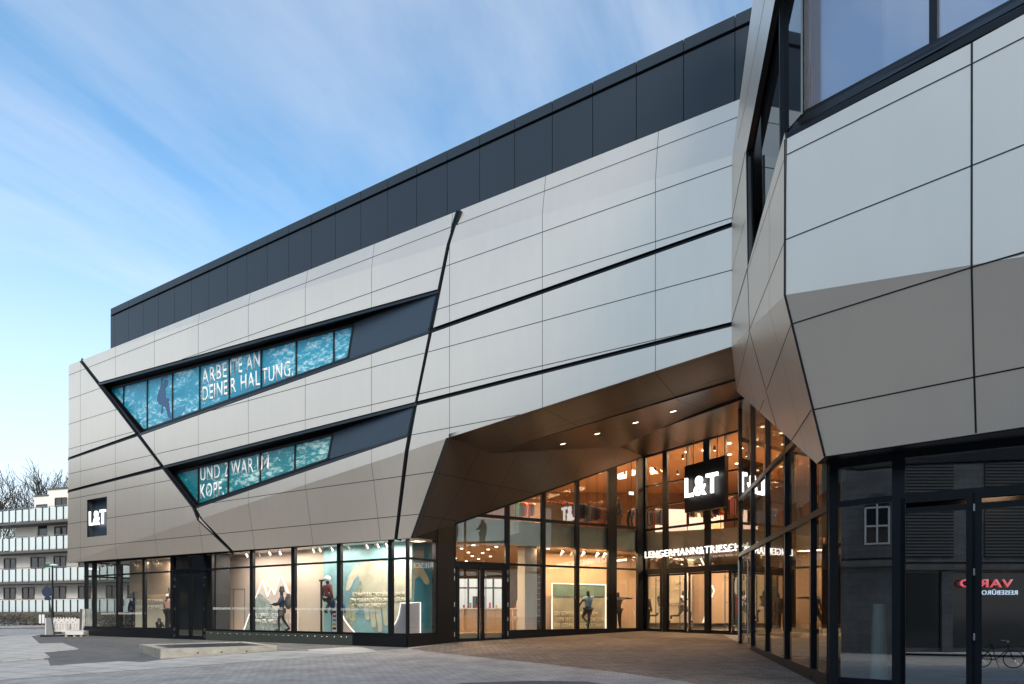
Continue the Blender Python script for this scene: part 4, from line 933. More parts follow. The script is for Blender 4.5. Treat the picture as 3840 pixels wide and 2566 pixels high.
for i, (pts, lab) in enumerate(((((2652, 2152), (2656, 2163)), 'short top stroke of the broken lit zigzag line in the entrance'), (((2670, 2195), (2678, 2216), (2669, 2240)), 'lit chevron stroke hanging in the main entrance'), (((2655, 2280), (2650, 2292), (2636, 2335)), 'long slanting lit stroke low in the main entrance'), (((2628, 2095), (2634, 2108), (2640, 2119)), 'short lit stroke above the main doors'))):
    P = [PB.uv(u, v, 1.2) for u, v in pts]; t = thing('light_line', lab, 'light strip', tuple(P[-1])); mb = MB(); mb.tube(P, .035, 6); mb.build('tube', M['line_lit'], t)
t = panel(PB, 'red_sales_unit', 'red shop fitting with a blue and white disc beside the right entrance door', 'shop fitting', [(2758, 2228), (2790, 2228), (2790, 2308), (2758, 2308)], 1.6, M['c_red'], .4)
mb = MB(); p = PB.uv(2784, 2200, 1.6); mb.slab([p+PB.e*(.42*math.cos(k*math.pi/12))+Vector((0, 0, .62*math.sin(k*math.pi/12))) for k in range(24)], PB.N*.05); mb.build('disc', M['white'], t)
mb = MB(); p = PB.uv(2789, 2205, 1.57); mb.slab([p+PB.e*(.30*math.cos(k*math.pi/12))+Vector((0, 0, .5*math.sin(k*math.pi/12))) for k in range(24)], PB.N*.02); mb.build('blue_swirl', M['c_blue'], t)
# upper floor stage screen and sloping strip
panel(PB, 'light_wall', 'large pale pink lit wall on the upper floor behind the hanging logo', 'light wall', [(2457, 1908), (2690, 1915), (2705, 1945), (2650, 1960), (2612, 2010), (2596, 2060), (2572, 2060), (2600, 2002), (2457, 2000)], 3.1, emis('pink_light_wall', (.95, .72, .68), .5), .1)

# signs of the entrance --------------------------------------------
t = thing('hanging_logo_sign', 'big square black sign with lit white L&T letters hanging before the entrance glazing', 'logo sign', tuple(PB.uv(2640, 1746, -1.5)))
mb = MB(); bp_ = [(2567, 1749), (2718, 1708), (2717, 1900), (2568, 1924)]; mb.slab([PB.uv(u, v, -1.5) for u, v in bp_], PB.N*.25); mb.build('sign_board', M['matt_black'], t)
def slope_text(s_, pl, p0, p1, ptop, off, m, nm, root, dep, fat=0):
    A, B, T = pl.uv(*p0, off), pl.uv(*p1, off), pl.uv(*ptop, off); return text(s_, (B-A).normalized(), A, (B-A).length, (T-A).length, m, nm, root, dep, fat, up=(T-A).normalized())
slope_text('L&T', PB, (2571.5, 1865.5), (2694, 1843), (2571.5, 1796), -1.62, M['white_lit'], 'lettering', t, .08, .018)
mb = MB(); 
for u in (2600, 2690): p = PB.uv(u, 1745, -1.4); mb.tube([p, Vector((p.x, p.y, 8.6))], .02, 6)
mb.build('hanger', M['black'], t)
t = thing('name_sign', 'lit white capital letters LENGERMANN & TRIESCHMANN floating above the main doors', 'lettering sign', tuple(PB.uv(2421, 2093, -1.0)))
wA, wB = PB.uv(2420.5, 2093.6, -1.0), PB.uv(2766, 2065.5, -1.0)
A = wA; e_ = (wB-wA).normalized(); full = (wB-wA).length/0.765
text('LENGERMANN&TRIESCHMANN', e_, A, full, .30, emis('name_letter_white', (1, .98, .93), 1.15), 'lettering', t, .05, .0)
mb = MB(); mb.bar(A+PB.N*.1+Vector((0, 0, .12)), A+e_*full+PB.N*.1+Vector((0, 0, .12)), Vector((0, 0, .03)), PB.N*.06); mb.build('mounting_rail', M['black'], t)
# ---- lights of the shop: small lamps that show as discs, and the area light they give
def area(pl_or_p, size, power, col=(1, .72, .46), sy=None, rz=0, tilt=None):
    d = bpy.data.lights.new('ceiling_light', 'AREA'); d.energy = power*.6; d.size = size; d.color = col
    if sy: d.shape = 'RECTANGLE'; d.size_y = sy
    o = bpy.data.objects.new('ceiling_light', d); o.location = pl_or_p; sc.collection.objects.link(o); o.rotation_euler = tilt or (0, 0, rz); return o
rzS = math.atan2(S.e.y, S.e.x); rzE = math.atan2(E2.e.y, E2.e.x); rzB = math.atan2(PB.e.y, PB.e.x)
mb = MB(); pp = [S.uz(318, 4.22, .1), S.uz(1527, 4.22, .1)]; mb.poly([pp[0], pp[1], pp[1]+S.N*1.8, pp[0]+S.N*3]); mb.build('display_ceiling', M['white'], store)
for u, pw in ((600, 120), (870, 120), (1020, 120), (1180, 110), (1370, 130), (1490, 60)): area(S.uz(u, 4.1, .8), 2.0, pw*1.15, (1, .82, .70), .4, rzS)
area(S.uz(470, 4.1, 2.0), 1.5, 110, (1, .85, .7))
for u, o_, pw in ((1800, 2.5, 260), (2100, .7, 110), (2250, .7, 110), (2350, .8, 80), (1850, 8, 350), (2100, 9, 250)): area(E2.uz(u, 4.2, o_), 1.6, pw*1.15, (1, .63, .34), .6, rzE)
for u, o_, pw in ((1850, 2, 200), (2150, 2.5, 330), (2000, 7, 330), (2350, 5, 330)): area(E2.uz(u, 9.15, o_), 2.5, pw*1.5, (1, .58, .30), 1.0, rzE)
for u, o_, pw in ((2520, 1.2, 160), (2700, 1.4, 160), (2650, 6, 250)): area(PB.uz(u, 4.2, o_), 1.6, pw, (1, .66, .38), .6, rzB)
for u, o_, pw in ((2550, 2.2, 330), (2800, 2.5, 330), (2700, 7, 330)): area(PB.uz(u, 9.15, o_), 2.5, pw*1.5, (1, .58, .30), 1.0, rzB)
for u, o_, z, pw in ((2900, 3.5, 9.15, 260), (3043, 3.0, 9.15, 220), (2950, 5, 4.1, 120)): area(RW.uz(u, z, o_), 2.0, pw, (1, .6, .34), 1.0)
# spotlights on tracks
def spot_thing(p, aim, label, group, m=M['white'], first=[None]):
    t = thing('track_spotlight', label, 'spotlight', tuple(p), 0, group); a = Vector(aim).normalized()
    mb = MB(); mb.tube([p, p-Vector((0, 0, .09))], .015, 6); q = p-Vector((0, 0, .14)); mb.tube([q-a*.09, q+a*.10], .06, 10); mb.build('housing', m, t)
    c = MB(); c.tube([q+a*.101, q+a*.106], .05, 10); c.build('lamp_face', M['lamp'], t)
for u in (383, 418, 503, 575, 590): spot_thing(S.uz_(u, 4.2, 1.0), S.N*.8+Vector((0, 0, -1)), 'white cylinder spotlight under the ceiling of the left wing display', 'spotlights in the left wing window')
for u in (922, 969, 1008, 1046, 1171, 1196, 1241, 1305, 1373, 1413, 1445): spot_thing(S.uz_(u, 4.16, .55), S.N*.8+Vector((0, 0, -1)), 'white cylinder spotlight above the middle display windows', 'spotlights above the display windows')
for u in (2108, 2145, 2187, 2240, 2267): spot_thing(E2.uz_(u, 4.2, .7), E2.N*.8+Vector((0, 0, -1)), 'white cylinder spotlight above the football display', 'spotlights above the football display')
for u, v in ((2457, 1762), (2561, 1712), (2542, 1770), (2680, 1680)):
    p = PB.uv(u, v-10, 1.0); spot_thing(p, Vector((0, 0, -1)), 'dark hanging cylinder spotlight high behind the entrance glazing', 'hanging spotlights behind the entrance glazing', M['c_grey'])
rnd = random.Random(5)
def disc(p, r=.085, lab='', grp=''):
    t = MB(); t.slab([p+Vector((r*math.cos(k*math.pi/7), r*math.sin(k*math.pi/7), 0)) for k in range(14)], Vector((0, 0, .02))); o = t.build('ceiling_lamp', M['lamp'], None); tag(o, lab, 'ceiling lamp', grp)
for i in range(8):
    for j_ in range(6):
        p = cc+(cd-cc)*((i+.5)/8)+E2.N*(1.0+j_*1.9)+Vector((rnd.uniform(-.4, .4), rnd.uniform(-.4, .4), 0)); disc(z_(p, 9.26), .09, 'small round ceiling lamp on the upper floor of the store', 'upper floor ceiling lamps')
for i in range(6):
    for j_ in range(5):
        p = PB.uz(2440+i*85, 0, 1.0+j_*2)+Vector((rnd.uniform(-.4, .4), rnd.uniform(-.4, .4), 0)); disc(z_(p, 9.26), .09, 'small round ceiling lamp on the upper floor of the store', 'upper floor ceiling lamps')
for i in range(5):
    for j_ in range(6):
        p = cc+(cd-cc)*((i+.3)/8)+E2.N*(1.2+j_*1.7)+Vector((rnd.uniform(-.3, .3), rnd.uniform(-.3, .3), 0)); disc(z_(p, 4.25), .07, 'small round ceiling lamp on the ground floor of the store', 'ground floor ceiling lamps')
for i in range(5):
    for j_ in range(3):
        p = PB.uz(2450+i*70, 0, .6+j_*1.0)+Vector((rnd.uniform(-.2, .2), rnd.uniform(-.2, .2), 0)); disc(z_(p, 4.25), .06, 'small round ceiling lamp on the ground floor of the store', 'ground floor ceiling lamps')
for i in range(6):
    for j_ in range(4):
        p = RW.uz(2880+i*38, 0, 1.0+j_*1.3)+Vector((rnd.uniform(-.2, .2), rnd.uniform(-.3, .3), 0)); disc(z_(p, 9.26), .08, 'small round ceiling lamp behind the right glass wall', 'ceiling lamps behind the right glass wall')

# ================================================================== ground
mb = MB(); xs = [-300, -160, -90, -60, -45]+[-36+2*i for i in range(36)]+[40, 60, 100, 180, 300]; ys = [-200, -120, -60, -40]+[-30+2*i for i in range(44)]+[62, 70, 90, 130, 200, 400, 900]
idx = {}
for i, x in enumerate(xs):
    for j_, y in enumerate(ys): idx[i, j_] = len(mb.v); mb.v.append((x, y, gz(max(-60, min(x, 40)), max(-60, min(y, 70)))))
for i in range(len(xs)-1):
    for j_ in range(len(ys)-1): mb.f.append([idx[i, j_], idx[i+1, j_], idx[i+1, j_+1], idx[i, j_+1]]); mb.m.append(0)
tag(mb.build('ground', M['cobble']), kind='structure')
def sheet(name_, pts, dz, m, thick=0):
    P = [G(u, v, dz) for u, v in pts]; mb = MB()
    n = (P[1]-P[0]).cross(P[2]-P[0])
    if thick: mb.slab(P, Vector((0, 0, -thick)))
    else: mb.poly(P)
    o = mb.build(name_, m); bm = bmesh.new(); bm.from_mesh(o.data); bmesh.ops.triangulate(bm, faces=bm.faces[:]); bmesh.ops.recalc_face_normals(bm, faces=bm.faces)
    bm.faces.ensure_lookup_table()
    if not thick and bm.faces[0].normal.z < 0: bmesh.ops.reverse_faces(bm, faces=bm.faces[:])
    bm.to_mesh(o.data); bm.free(); return tag(o, kind='structure')
sheet('road', [(-500, 2372), (0, 2352), (345, 2347), (345, 2364), (165, 2377.5), (0, 2386), (-500, 2425)], .004, M['asphalt'])
sheet('clinker_paving', [(110, 2384), (300, 2377), (345, 2377), (345, 2380), (1530, 2424), (1530, 2432), (1400, 2441), (537, 2487), (188, 2500), (150, 2450)], .004, M['cobble_dark'])
sheet('slab_pavement', [(-500, 2428), (0, 2387), (165, 2378.5), (118, 2387), (149, 2414), (233, 2411), (295, 2433), (163, 2445), (187, 2464), (0, 2478), (-500, 2520)], .03, M['slabs'], .06)
sheet('slab_strip', [(-500, 2545), (0, 2489), (180, 2474), (188, 2497), (441, 2480), (537, 2483), (700, 2465), (1040, 2443), (1325, 2425.5), (1359, 2428), (1415, 2441), (1389, 2447), (750, 2496), (480, 2515), (27, 2549), (-500, 2595)], .008, M['slabs'])
sheet('entrance_paving', [(1538, 2433), (1600, 2443), (2074, 2493), (2339, 2524), (2500, 2546), (2622, 2566), (2760, 2600), (3160, 2700), (3112, 2545), (3047, 2515), (2948, 2478), (2775, 2414), (2700, 2374), (2400, 2362), (1700, 2408)], .004, M['cobble_warm'])
sheet('asphalt_patch', [(1600, 2580), (1740, 2561), (2000, 2553), (2200, 2556), (2330, 2575), (2300, 2640), (1600, 2640)], .006, M['asphalt'])
sheet('metal_hatch', [(1040, 2425), (1158, 2437), (1157, 2440.5), (1040, 2443)], .012, M['grate'])

# ---------------- concrete planter / light well in front
tp = lambda u, v: G(u, v)
FLp, FRp, BLp = G(602, 2472), G(1039, 2442), G(536.6, 2445)
e1_ = (FRp-FLp); e1_.z = 0; e2_ = (BLp-FLp); e2_.z = 0; e2_ -= e1_*(e2_.dot(e1_)/e1_.dot(e1_)); zt1 = FLp.z+.335
t = thing('concrete_light_well', 'low rough concrete kerb box with a dark steel grate on the paving', 'light well', tuple(FLp))
mb = MB(); c4 = [FLp, FLp+e1_, FLp+e1_+e2_, FLp+e2_]; cen = sum(c4, Vector())/4
inn = [p+(cen-p)*.16 for p in c4]
for i in range(4):
    a, b, c, d = c4[i], c4[(i+1) % 4], inn[(i+1) % 4], inn[i]
    mb.poly([z_(a, -.4), z_(b, -.4), z_(b, zt1), z_(a, zt1)]); mb.poly([z_(a, zt1), z_(b, zt1), z_(c, zt1), z_(d, zt1)]); mb.poly([z_(d, zt1), z_(c, zt1), z_(c, zt1-.1), z_(d, zt1-.1)])
mb.build('kerb', M['concrete'], t)
mb = MB(); mb.poly([z_(p, zt1-.03) for p in inn])
for i in range(1, 30):
    a = inn[0]+(inn[1]-inn[0])*(i/30); b = inn[3]+(inn[2]-inn[3])*(i/30); mb.bar(z_(a, zt1-.02), z_(b, zt1-.02), e1_.normalized()*.012, Vector((0, 0, -.01)), 1)
mb.build('grate', [M['grate'], M['slate']], t)
mb = MB()
for f_ in (.3, .5, .72): p = FLp+e1_*f_+Vector((0, 0, .16)); n_ = -e2_.normalized(); mb.tube([p+n_*.001-n_*.02, p+n_*.004], .028, 10)
mb.build('anchor_holes', M['joint'], t)

# ---------------- left background: apartment house
AP = Plane(vp=-4700, d=43.5)
apt = thing('apartment_house', 'cream apartment house with long frosted glass balconies behind the street', 'apartment house', tuple(AP.uz(100, .1)))
AD = 1.5
mb = MB()
def aw(pts, off=AD, dep=6.0): mb.slab([AP.uv(u, v, off) for u, v in pts], AP.N*dep)
aw([(-900, 2030), (-900, 2345), (760, 2345), (760, 2098-0), (57, 2068)], AD) if False else None
aw([(-900, 2085), (-900, 2345), (800, 2345), (800, 2080)], AD)           # two lower storeys
aw([(57, 1975), (57, 2086), (800, 2086), (800, 1960)], AD)               # third storey, open on the left
aw([(128, 1862), (128, 1976), (178, 1976), (178, 1858)], AD); aw([(178, 1836), (178, 1976), (800, 1966), (800, 1790)], AD+.02)
mb.build('wall', M['render'], apt)
mb = MB()
for pts in ([(126, 1858), (126, 1862), (179, 1858.5), (179, 1854.5)], [(176, 1832), (176, 1836.5), (800, 1790), (800, 1785)]): mb.slab([AP.uv(u, v, AD-.1) for u, v in pts], AP.N*6)
mb.build('roof_edge', M['c_grey'], apt)
def awin(u0, u1, v0, v1, light=False):
    mb = MB(); k = -.02*0
    P = [AP.uv(u0, v0, AD-.01), AP.uv(u1, v0-(u1-u0)*.06*(v1 < 2100), AD-.01), AP.uv(u1, v1-(u1-u0)*.03*(v1 < 2100), AD-.01), AP.uv(u0, v1, AD-.01)]
    mb.slab(P, AP.N*-.01); o = mb.build('window', M['win'], apt)
    m2 = MB()
    A, B, C, Dd = [p-AP.N*.03 for p in P]
    for a, b in ((A, B), (B, C), (C, Dd), (Dd, A), ((A+B)/2, (C+Dd)/2)):
        s = (b-a).normalized().cross(AP.N).normalized(); m2.bar(a, b, s*.04, AP.N*-.03)
    f = m2.build('window_frame', M['brown_dark'], o)
for w_ in ((208, 252, 1869, 1902), (206, 251, 1977, 2010), (290, 330, 1972, 2006), (17, 60, 2096, 2136), (117, 169, 2091, 2131), (203, 248, 2088, 2128), (296, 345, 2086, 2127), (16, 58.5, 2206, 2247), (85, 129, 2205, 2246), (200, 247, 2201, 2244), (295, 340, 2200, 2244), (400, 440, 2080, 2125), (400, 440, 2198, 2243), (480, 520, 2196, 2242), (-60, -20, 2208, 2248)): awin(*w_)
mb = MB(); mb.slab([AP.uv(u, v, AD-.02) for u, v in ((136, 1893), (178, 1890), (178, 1904), (134, 1904))], AP.N*-.01); mb.build('dark_opening', M['win'], apt); mb = MB(); mb.slab([AP.uv(u, v, AD-.02) for u, v in ((143, 1955), (176, 1953), (176, 2010), (141, 2012))], AP.N*-.01)
mb.build('dark_opening', M['win'], apt)
lines = [(1915, .0766, 1961), (2019, .056, 2067), (2134, .037, 2181), (2249, .016, 2293)]
for vt, sl, vb in lines:
    fT = lambda u, v=vt: HY-(HY-v)*(u+4700)/4700; fB = lambda u, v=vb: HY-(HY-v)*(u+4700)/4700
    mb = MB(); A, B = AP.uv(-700, fB(-700)+3, -.05), AP.uv(700, fB(700)+3, -.05); mb.slab([A, B, B-Vector((0, 0, .22)), A-Vector((0, 0, .22))], AP.N*(AD+.2)); mb.build('balcony_slab', M['c_grey'], apt)
    mb = MB(); A, B = AP.uv(-60, fT(-60)+4, 0), AP.uv(640, fT(640)+4, 0); C, Dd = AP.uv(640, fB(640), 0), AP.uv(-60, fB(-60), 0)
    mb.slab([A, B, C, Dd], AP.N*.03); mb.build('balustrade_glass', M['frost'], apt)
    n_ = 26
    for i in range(n_+1):
        mb = MB(); a = A+(B-A)*(i/n_); b = Dd+(C-Dd)*(i/n_); mb.bar(a+Vector((0, 0, .03)), b-Vector((0, 0, .1)), AP.e*.05, AP.N*-.06); mb.build('balustrade_post', M['joint'], apt)
    mb = MB(); mb.tube([A+Vector((0, 0, .12)), B+Vector((0, 0, .12))], .03, 6); mb.build('handrail', M['steel'], apt)
for u in (2, 53, 140): mb = MB(); p = AP.uv(u, 2015, .3); mb.tube([p, AP.uv(u, 1972, .3)], .07, 8); mb.build('balcony_column', M['c_grey'], apt)
t = thing('flower_box', 'planted flower box on the balcony rail beside the street lamp', 'flower box', tuple(AP.uv(182, 2125, -.1)))
mb = MB(); rn = random.Random(3)
for i in range(120):
    p = AP.uv(165+rn.random()*32, 2114+rn.random()*11, -.1+rn.random()*.3); s = .06; a = Vector((rn.uniform(-1, 1), rn.uniform(-1, 1), rn.uniform(-1, 1))).normalized(); b = a.orthogonal(); mb.poly([p+a*s, p+b*s, p-a*s, p-b*s])
mb.build('leaves', M['c_green'], t)

# bare trees behind it
def tree(x, y, h, seed, label):
    rn = random.Random(seed); t = thing('bare_tree', label, 'tree', (x, y, .1), 0, 'bare trees behind the apartment house')
    tr, cr_ = MB(), MB()
    def grow(p, d, L, r, lvl):
        n = 3 if lvl < 3 else 2; pts = [p]; rad = [r]
        for i in range(n):
            d = (d+Vector((rn.uniform(-1, 1), rn.uniform(-1, 1), rn.uniform(-.3, .6)))*.16).normalized(); p = p+d*(L/n); pts.append(p); rad.append(r*(1-.4*(i+1)/n))
        rad = [max(q, .024) for q in rad]; (tr if lvl == 0 else cr_).tube(pts, rad, 6 if lvl < 2 else 3, 0, cap=False)
        if lvl < 6:
            k = 3 if lvl < 5 else 2
            for j in range(k):
                a = rn.uniform(0, 2*math.pi); sp = rn.uniform(.35, .72); o = d.orthogonal().normalized(); o2 = d.cross(o)
                nd = (d+(o*math.cos(a)+o2*math.sin(a))*sp+Vector((0, 0, .20))).normalized(); q = pts[-1] if j else pts[-2]
                grow(q, nd, L*rn.uniform(.6, .82), rad[-1]*.72, lvl+1)
    grow(Vector((x, y, .1)), Vector((0, 0, 1)), h*.30, h*.026, 0)
    tr.build('trunk', M['bark'], t); cr_.build('crown', M['bark'], t)
for i, (u, v, Y, lab) in enumerate(((8, 1800, 62, 'bare tree at the left edge of the photograph, behind the balconies'), (60, 1785, 66, 'bare tree second from the left, forking low above the balcony rail'), (112, 1785, 70, 'bare tree in the middle of the row behind the flat roof edge'), (150, 1775, 74, 'bare tree rising behind the lower parapet of the apartment house'), (215, 1755, 78, 'tallest bare tree directly beside the corner of the store'))):
    Yt = 76+i*3; p = D(u, v, Yt); tree(p.x, p.y, (p.z)*1.06, 11+i, lab)

# street railing, bikes, bollards
t = thing('street_railing', 'grey metal railing along the far side of the road below the balconies', 'railing')
RP = Plane(vp=-4700, d=40.5)
mb = MB(); A, B = RP.uv(-300, HY-0), RP.uv(560, HY)
zt_r, zb_r = RP.uv(100, 2297).z, RP.uv(100, 2340).z
for z in (zt_r, zb_r+.12): mb.tube([z_(A, z), z_(B, z)], .03, 6)
n_ = 150
for i in range(n_+1):
    a = A+(B-A)*(i/n_); mb.tube([z_(a, zb_r+(.12 if i % 10 else -.1)), z_(a, zt_r)], .014 if i % 10 else .04, 4)
mb.build('bars', M['c_grey'], t)
t = thing('garden_hedge', 'brown winter hedge strip behind the street railing', 'hedge')
mb = MB(); rn = random.Random(8)
for i in range(2600):
    p = A+(B-A)*rn.random()+RP.N*rn.uniform(.2, 1.0); p = z_(p, rn.uniform(zb_r-.1, zt_r-.15)); s = .09; a = Vector((rn.uniform(-1, 1), rn.uniform(-1, 1), rn.uniform(-1, 1))).normalized(); b = a.orthogonal(); mb.poly([p+a*s, p+b*s, p-a*s, p-b*s])
mb.build('leaves', mat('winter_hedge', (.11, .085, .05), .9), t)
for i, u in enumerate((155, 163)):
    p = G(u, 2347); 
t = thing('white_posts_sign', 'small white panel standing at the railing near the lamp post', 'panel', tuple(RP.uv(155, 2335, -.3)))
mb = MB()
for a, b in ((146, 153), (157, 166)): mb.slab([RP.uv(u, v, -.3) for u, v in ((a, 2305), (b, 2305), (b, 2338), (a, 2338))], RP.N*.03)
mb.build('panels', M['white'], t)
sheet('far_kerb', [(-500, 2366), (0, 2348), (345, 2342), (345, 2345), (0, 2352), (-500, 2371)], .10, M['kerb'], .1)

def bicycle(label, loc, rz, group=None):
    t = thing('bicycle', label, 'bicycle', loc, rz, group)
    for x in (-.52, .52):
        m1 = MB(); m1.torus((x, 0, .34), (0, 1, 0), .33, .02, 28, 6); wh = local_part(m1, 'wheel', M['rubber'], t)
        m2 = MB()
        for k in range(14): a = 2*math.pi*k/14; m2.tube([(x, 0, .34), (x+.32*math.cos(a), 0, .34+.32*math.sin(a))], .0025, 3)
        m2.tube([(x, -.04, .34), (x, .04, .34)], .025, 8); sp_ = m2.build('spokes', M['steel'], None); sp_.parent = wh
    f = MB()
    for a, b in (((-.52, 0, .34), (-.16, 0, .78)), ((-.52, 0, .34), (-.05, 0, .30)), ((-.05, 0, .30), (-.17, 0, .85)), ((-.05, 0, .30), (.36, 0, .75)), ((-.15, 0, .72), (.34, 0, .82)), ((.34, 0, .95), (.38, 0, .68)), ((.38, 0, .68), (.52, 0, .34))): f.tube([a, b], .018, 6)
    f.tube([(-.52, 0, .34), (-.62, 0, .76), (-.2, 0, .76)], .01, 5); f.tube([(-.05, .05, .30), (.02, .14, .0)], .01, 5)
    local_part(f, 'frame', M['black'], t)
    s = MB(); s.ball((-.19, 0, .89), .13, .07, .035); local_part(s, 'saddle', M['rubber'], t)
    h = MB(); h.tube([(.34, 0, .95), (.33, 0, 1.02)], .014, 6); h.tube([(.2, -.3, 1.04), (.33, -.22, 1.03), (.34, 0, 1.02), (.33, .22, 1.03), (.2, .3, 1.04)], .012, 6); local_part(h, 'handlebar', M['steel'], t)
    c = MB(); c.torus((-.05, .05, .30), (0, 1, 0), .09, .008, 16, 4); c.tube([(-.05, .05, .30), (.08, .08, .2)], .01, 5); c.tube([(-.05, -.05, .30), (-.18, -.08, .4)], .01, 5); local_part(c, 'crank', M['steel'], t)
    return t
ra = math.atan2(AP.e.y, AP.e.x)
p = RP.uv(52, 2344, -1.3); bicycle('bicycle with pale wheels leaning at the street railing', (p.x, p.y, gz(p.x, p.y)), ra)
p = RP.uv(6, 2344, -1.5); bicycle('bicycle partly cut off by the left edge of the photograph', (p.x, p.y, gz(p.x, p.y)), ra+.25)

t = thing('red_letter_sign', 'small white sign with a red letter seen through the left wing glass', 'shop sign', tuple(D(461, 2272, 55)))
mb = MB(); mb.slab([D(u, v, 55) for u, v in ((446, 2240), (468, 2240), (468, 2278), (446, 2278))], Vector((0, .08, 0))); mb.build('sign_board', M['white'], t)
text('H', Vector((1, 0, 0)), D(449, 2271, 54.9), .33, .52, M['c_red'], 'lettering', t, .02, .02)
# street lamp
p = G(197, 2346); Yl = 46.0; X_ = (197-CX)/F*Yl; g0 = gz(X_, Yl); zt2 = D(197, 2122, Yl).z
t = thing('street_lamp', 'dark street lamp post with a flat pale mushroom head', 'street lamp', (X_, Yl, g0))
mb = MB(); mb.tube([(X_, Yl, g0), (X_, Yl, g0+1.3), (X_, Yl, g0+1.32), (X_, Yl, zt2)], [.10, .10, .07, .05], 10); mb.build('post', M['black'], t)
mb = MB(); mb.ball((X_+.08, Yl, zt2+.03), .26, .26, .09, 0, 16, 8); mb.build('lamp_head', M['frost'], t)
# tilted traffic sign seen from behind
b0 = G(203, 2388); Ys = b0.y; s0 = D(176.5, 2196, Ys); s1 = D(204, 2386, Ys)
t = thing('mobile_traffic_sign', 'leaning round traffic sign seen from behind on a black foot plate', 'traffic sign', tuple(b0))
mb = MB(); mb.tube([s1, s0], .035, 8); mb.build('pole', M['skin_dark'], t)
n_ = Vector((.25, -1, 0)).normalized(); c_ = D(177, 2220, Ys-.06); e_a = Vector((0, 0, 1)); e_b = n_.cross(e_a)
mb = MB(); mb.slab([c_+e_b*(.27*math.cos(k*math.pi/14))+e_a*(.29*math.sin(k*math.pi/14)) for k in range(28)], n_*-.02); mb.build('round_plate', M['c_navy'], t)
c_ = D(179, 2245, Ys-.05); mb = MB(); mb.box(c_, .36, .03, .18, -.1); mb.build('small_plate', M['c_navy'], t)
mb = MB(); mb.box(b0+Vector((-.04, 0, .05)), 1.15, .45, .10, .1); mb.build('foot_plate', M['rubber'], t)
# construction barrier
YB = 41.0; q0_ = D(194, 2316, YB); q1_ = D(298, 2307, YB+.8)
t = thing('construction_barrier', 'white plastic construction barrier with slots beside the leaning sign', 'barrier', (q0_.x, q0_.y, gz(q0_.x, q0_.y)))
ed = (q1_-q0_); ed.z = 0; Lb = ed.length; ed.normalize(); nb = Vector((ed.y, -ed.x, 0)); gb = gz(q0_.x, q0_.y)+.02; Hb = q0_.z-gb
mb = MB()
def bb(x0, x1, z0, z1, m=0, dd=.06, off=0): a = q0_+ed*x0; b = q0_+ed*x1; mb.slab([z_(a, gb+z0)+nb*off, z_(b, gb+z0)+nb*off, z_(b, gb+z1)+nb*off, z_(a, gb+z1)+nb*off], nb*-dd, m)
bb(0, Lb, Hb*.62, Hb*.92); bb(0, Lb, Hb*.12, Hb*.24)
k = 9
for i in range(k+1):
    x = i*(Lb-.12)/k; bb(x, x+.12, Hb*.24, Hb*.62); 
for i in range(8): x = .12+i*(Lb-.24)/8; bb(x, x+.07, Hb*.92, Hb)
bb(Lb*.5, Lb*.72, Hb*.24, Hb*.62)
mb.build('panel', M['barrier'], t)
mb = MB(); bb(.1, .5, -.02, Hb*.12, 0, .5, .2); bb(Lb-.5, Lb-.1, -.02, Hb*.12, 0, .5, .2); mb.build('feet', M['rubber'], t)
mb = MB()
for i in range(8): p = q0_+ed*(.2+i*(Lb-.4)/7); p = z_(p, gb+Hb*(.70+.13*(i % 2)))+nb*.005; mb.tube([p-nb*.01, p+nb*.004], .03, 8)
mb.build('reflectors', M['c_grey'], t)
t = thing('stacked_barrier_edge', 'narrow end-on white barrier panels behind the leaning sign pole', 'barrier', tuple(G(185, 2378)))
mb = MB()
for i, u in enumerate((180, 185, 190)): a = D(u, 2320, 40+i*.2); mb.box(Vector((a.x, a.y, gz(a.x, a.y)+.5)), .05, .6, 1.0, .2)
mb.build('panels', M['barrier'], t)
# wrapped slab and pallet at the corner
YP = 38.9
t = thing('wrapped_pane', 'plastic wrapped grey panel leaning upright at the corner of the store', 'wrapped panel', tuple(D(320, 2372, YP)))
mb = MB(); mb.slab([D(u, v, Y_) for u, v, Y_ in ((300, 2284, YP), (316, 2285, YP-.2), (314, 2368, YP-.2), (297, 2364, YP))], Vector((.1, 1.2, 0))*.1); mb.build('side_board', M['c_grey'], t)
mb = MB(); mb.slab([D(u, v, YP-.3) for u, v in ((309, 2284), (350, 2283), (350, 2356), (306, 2372))], Vector((.02, .1, 0))); mb.build('wrapped_board', mat('plastic_wrap', (.45, .43, .41), .25, noise=(6, .4, (1, 1, .4)), bump=.5), t)
t = thing('pallet_stack', 'low pallet wrapped in white film beside the store corner', 'pallet', tuple(G(278, 2388)))
mb = MB(); mb.slab([D(u, v, 37.6) for u, v in ((243, 2364), (313, 2368), (313, 2381), (246, 2381))], Vector((-.3, 1.6, 0))); mb.build('wrapped_load', bpy.data.materials['barrier_white'], t)
mb = MB()
for u in (252, 283, 308): a = D(u, 2385, 37.6); mb.box(a+Vector((-.1, .6, 0)), .12, 1.1, .14)
mb.build('pallet_blocks', M['wood'], t)

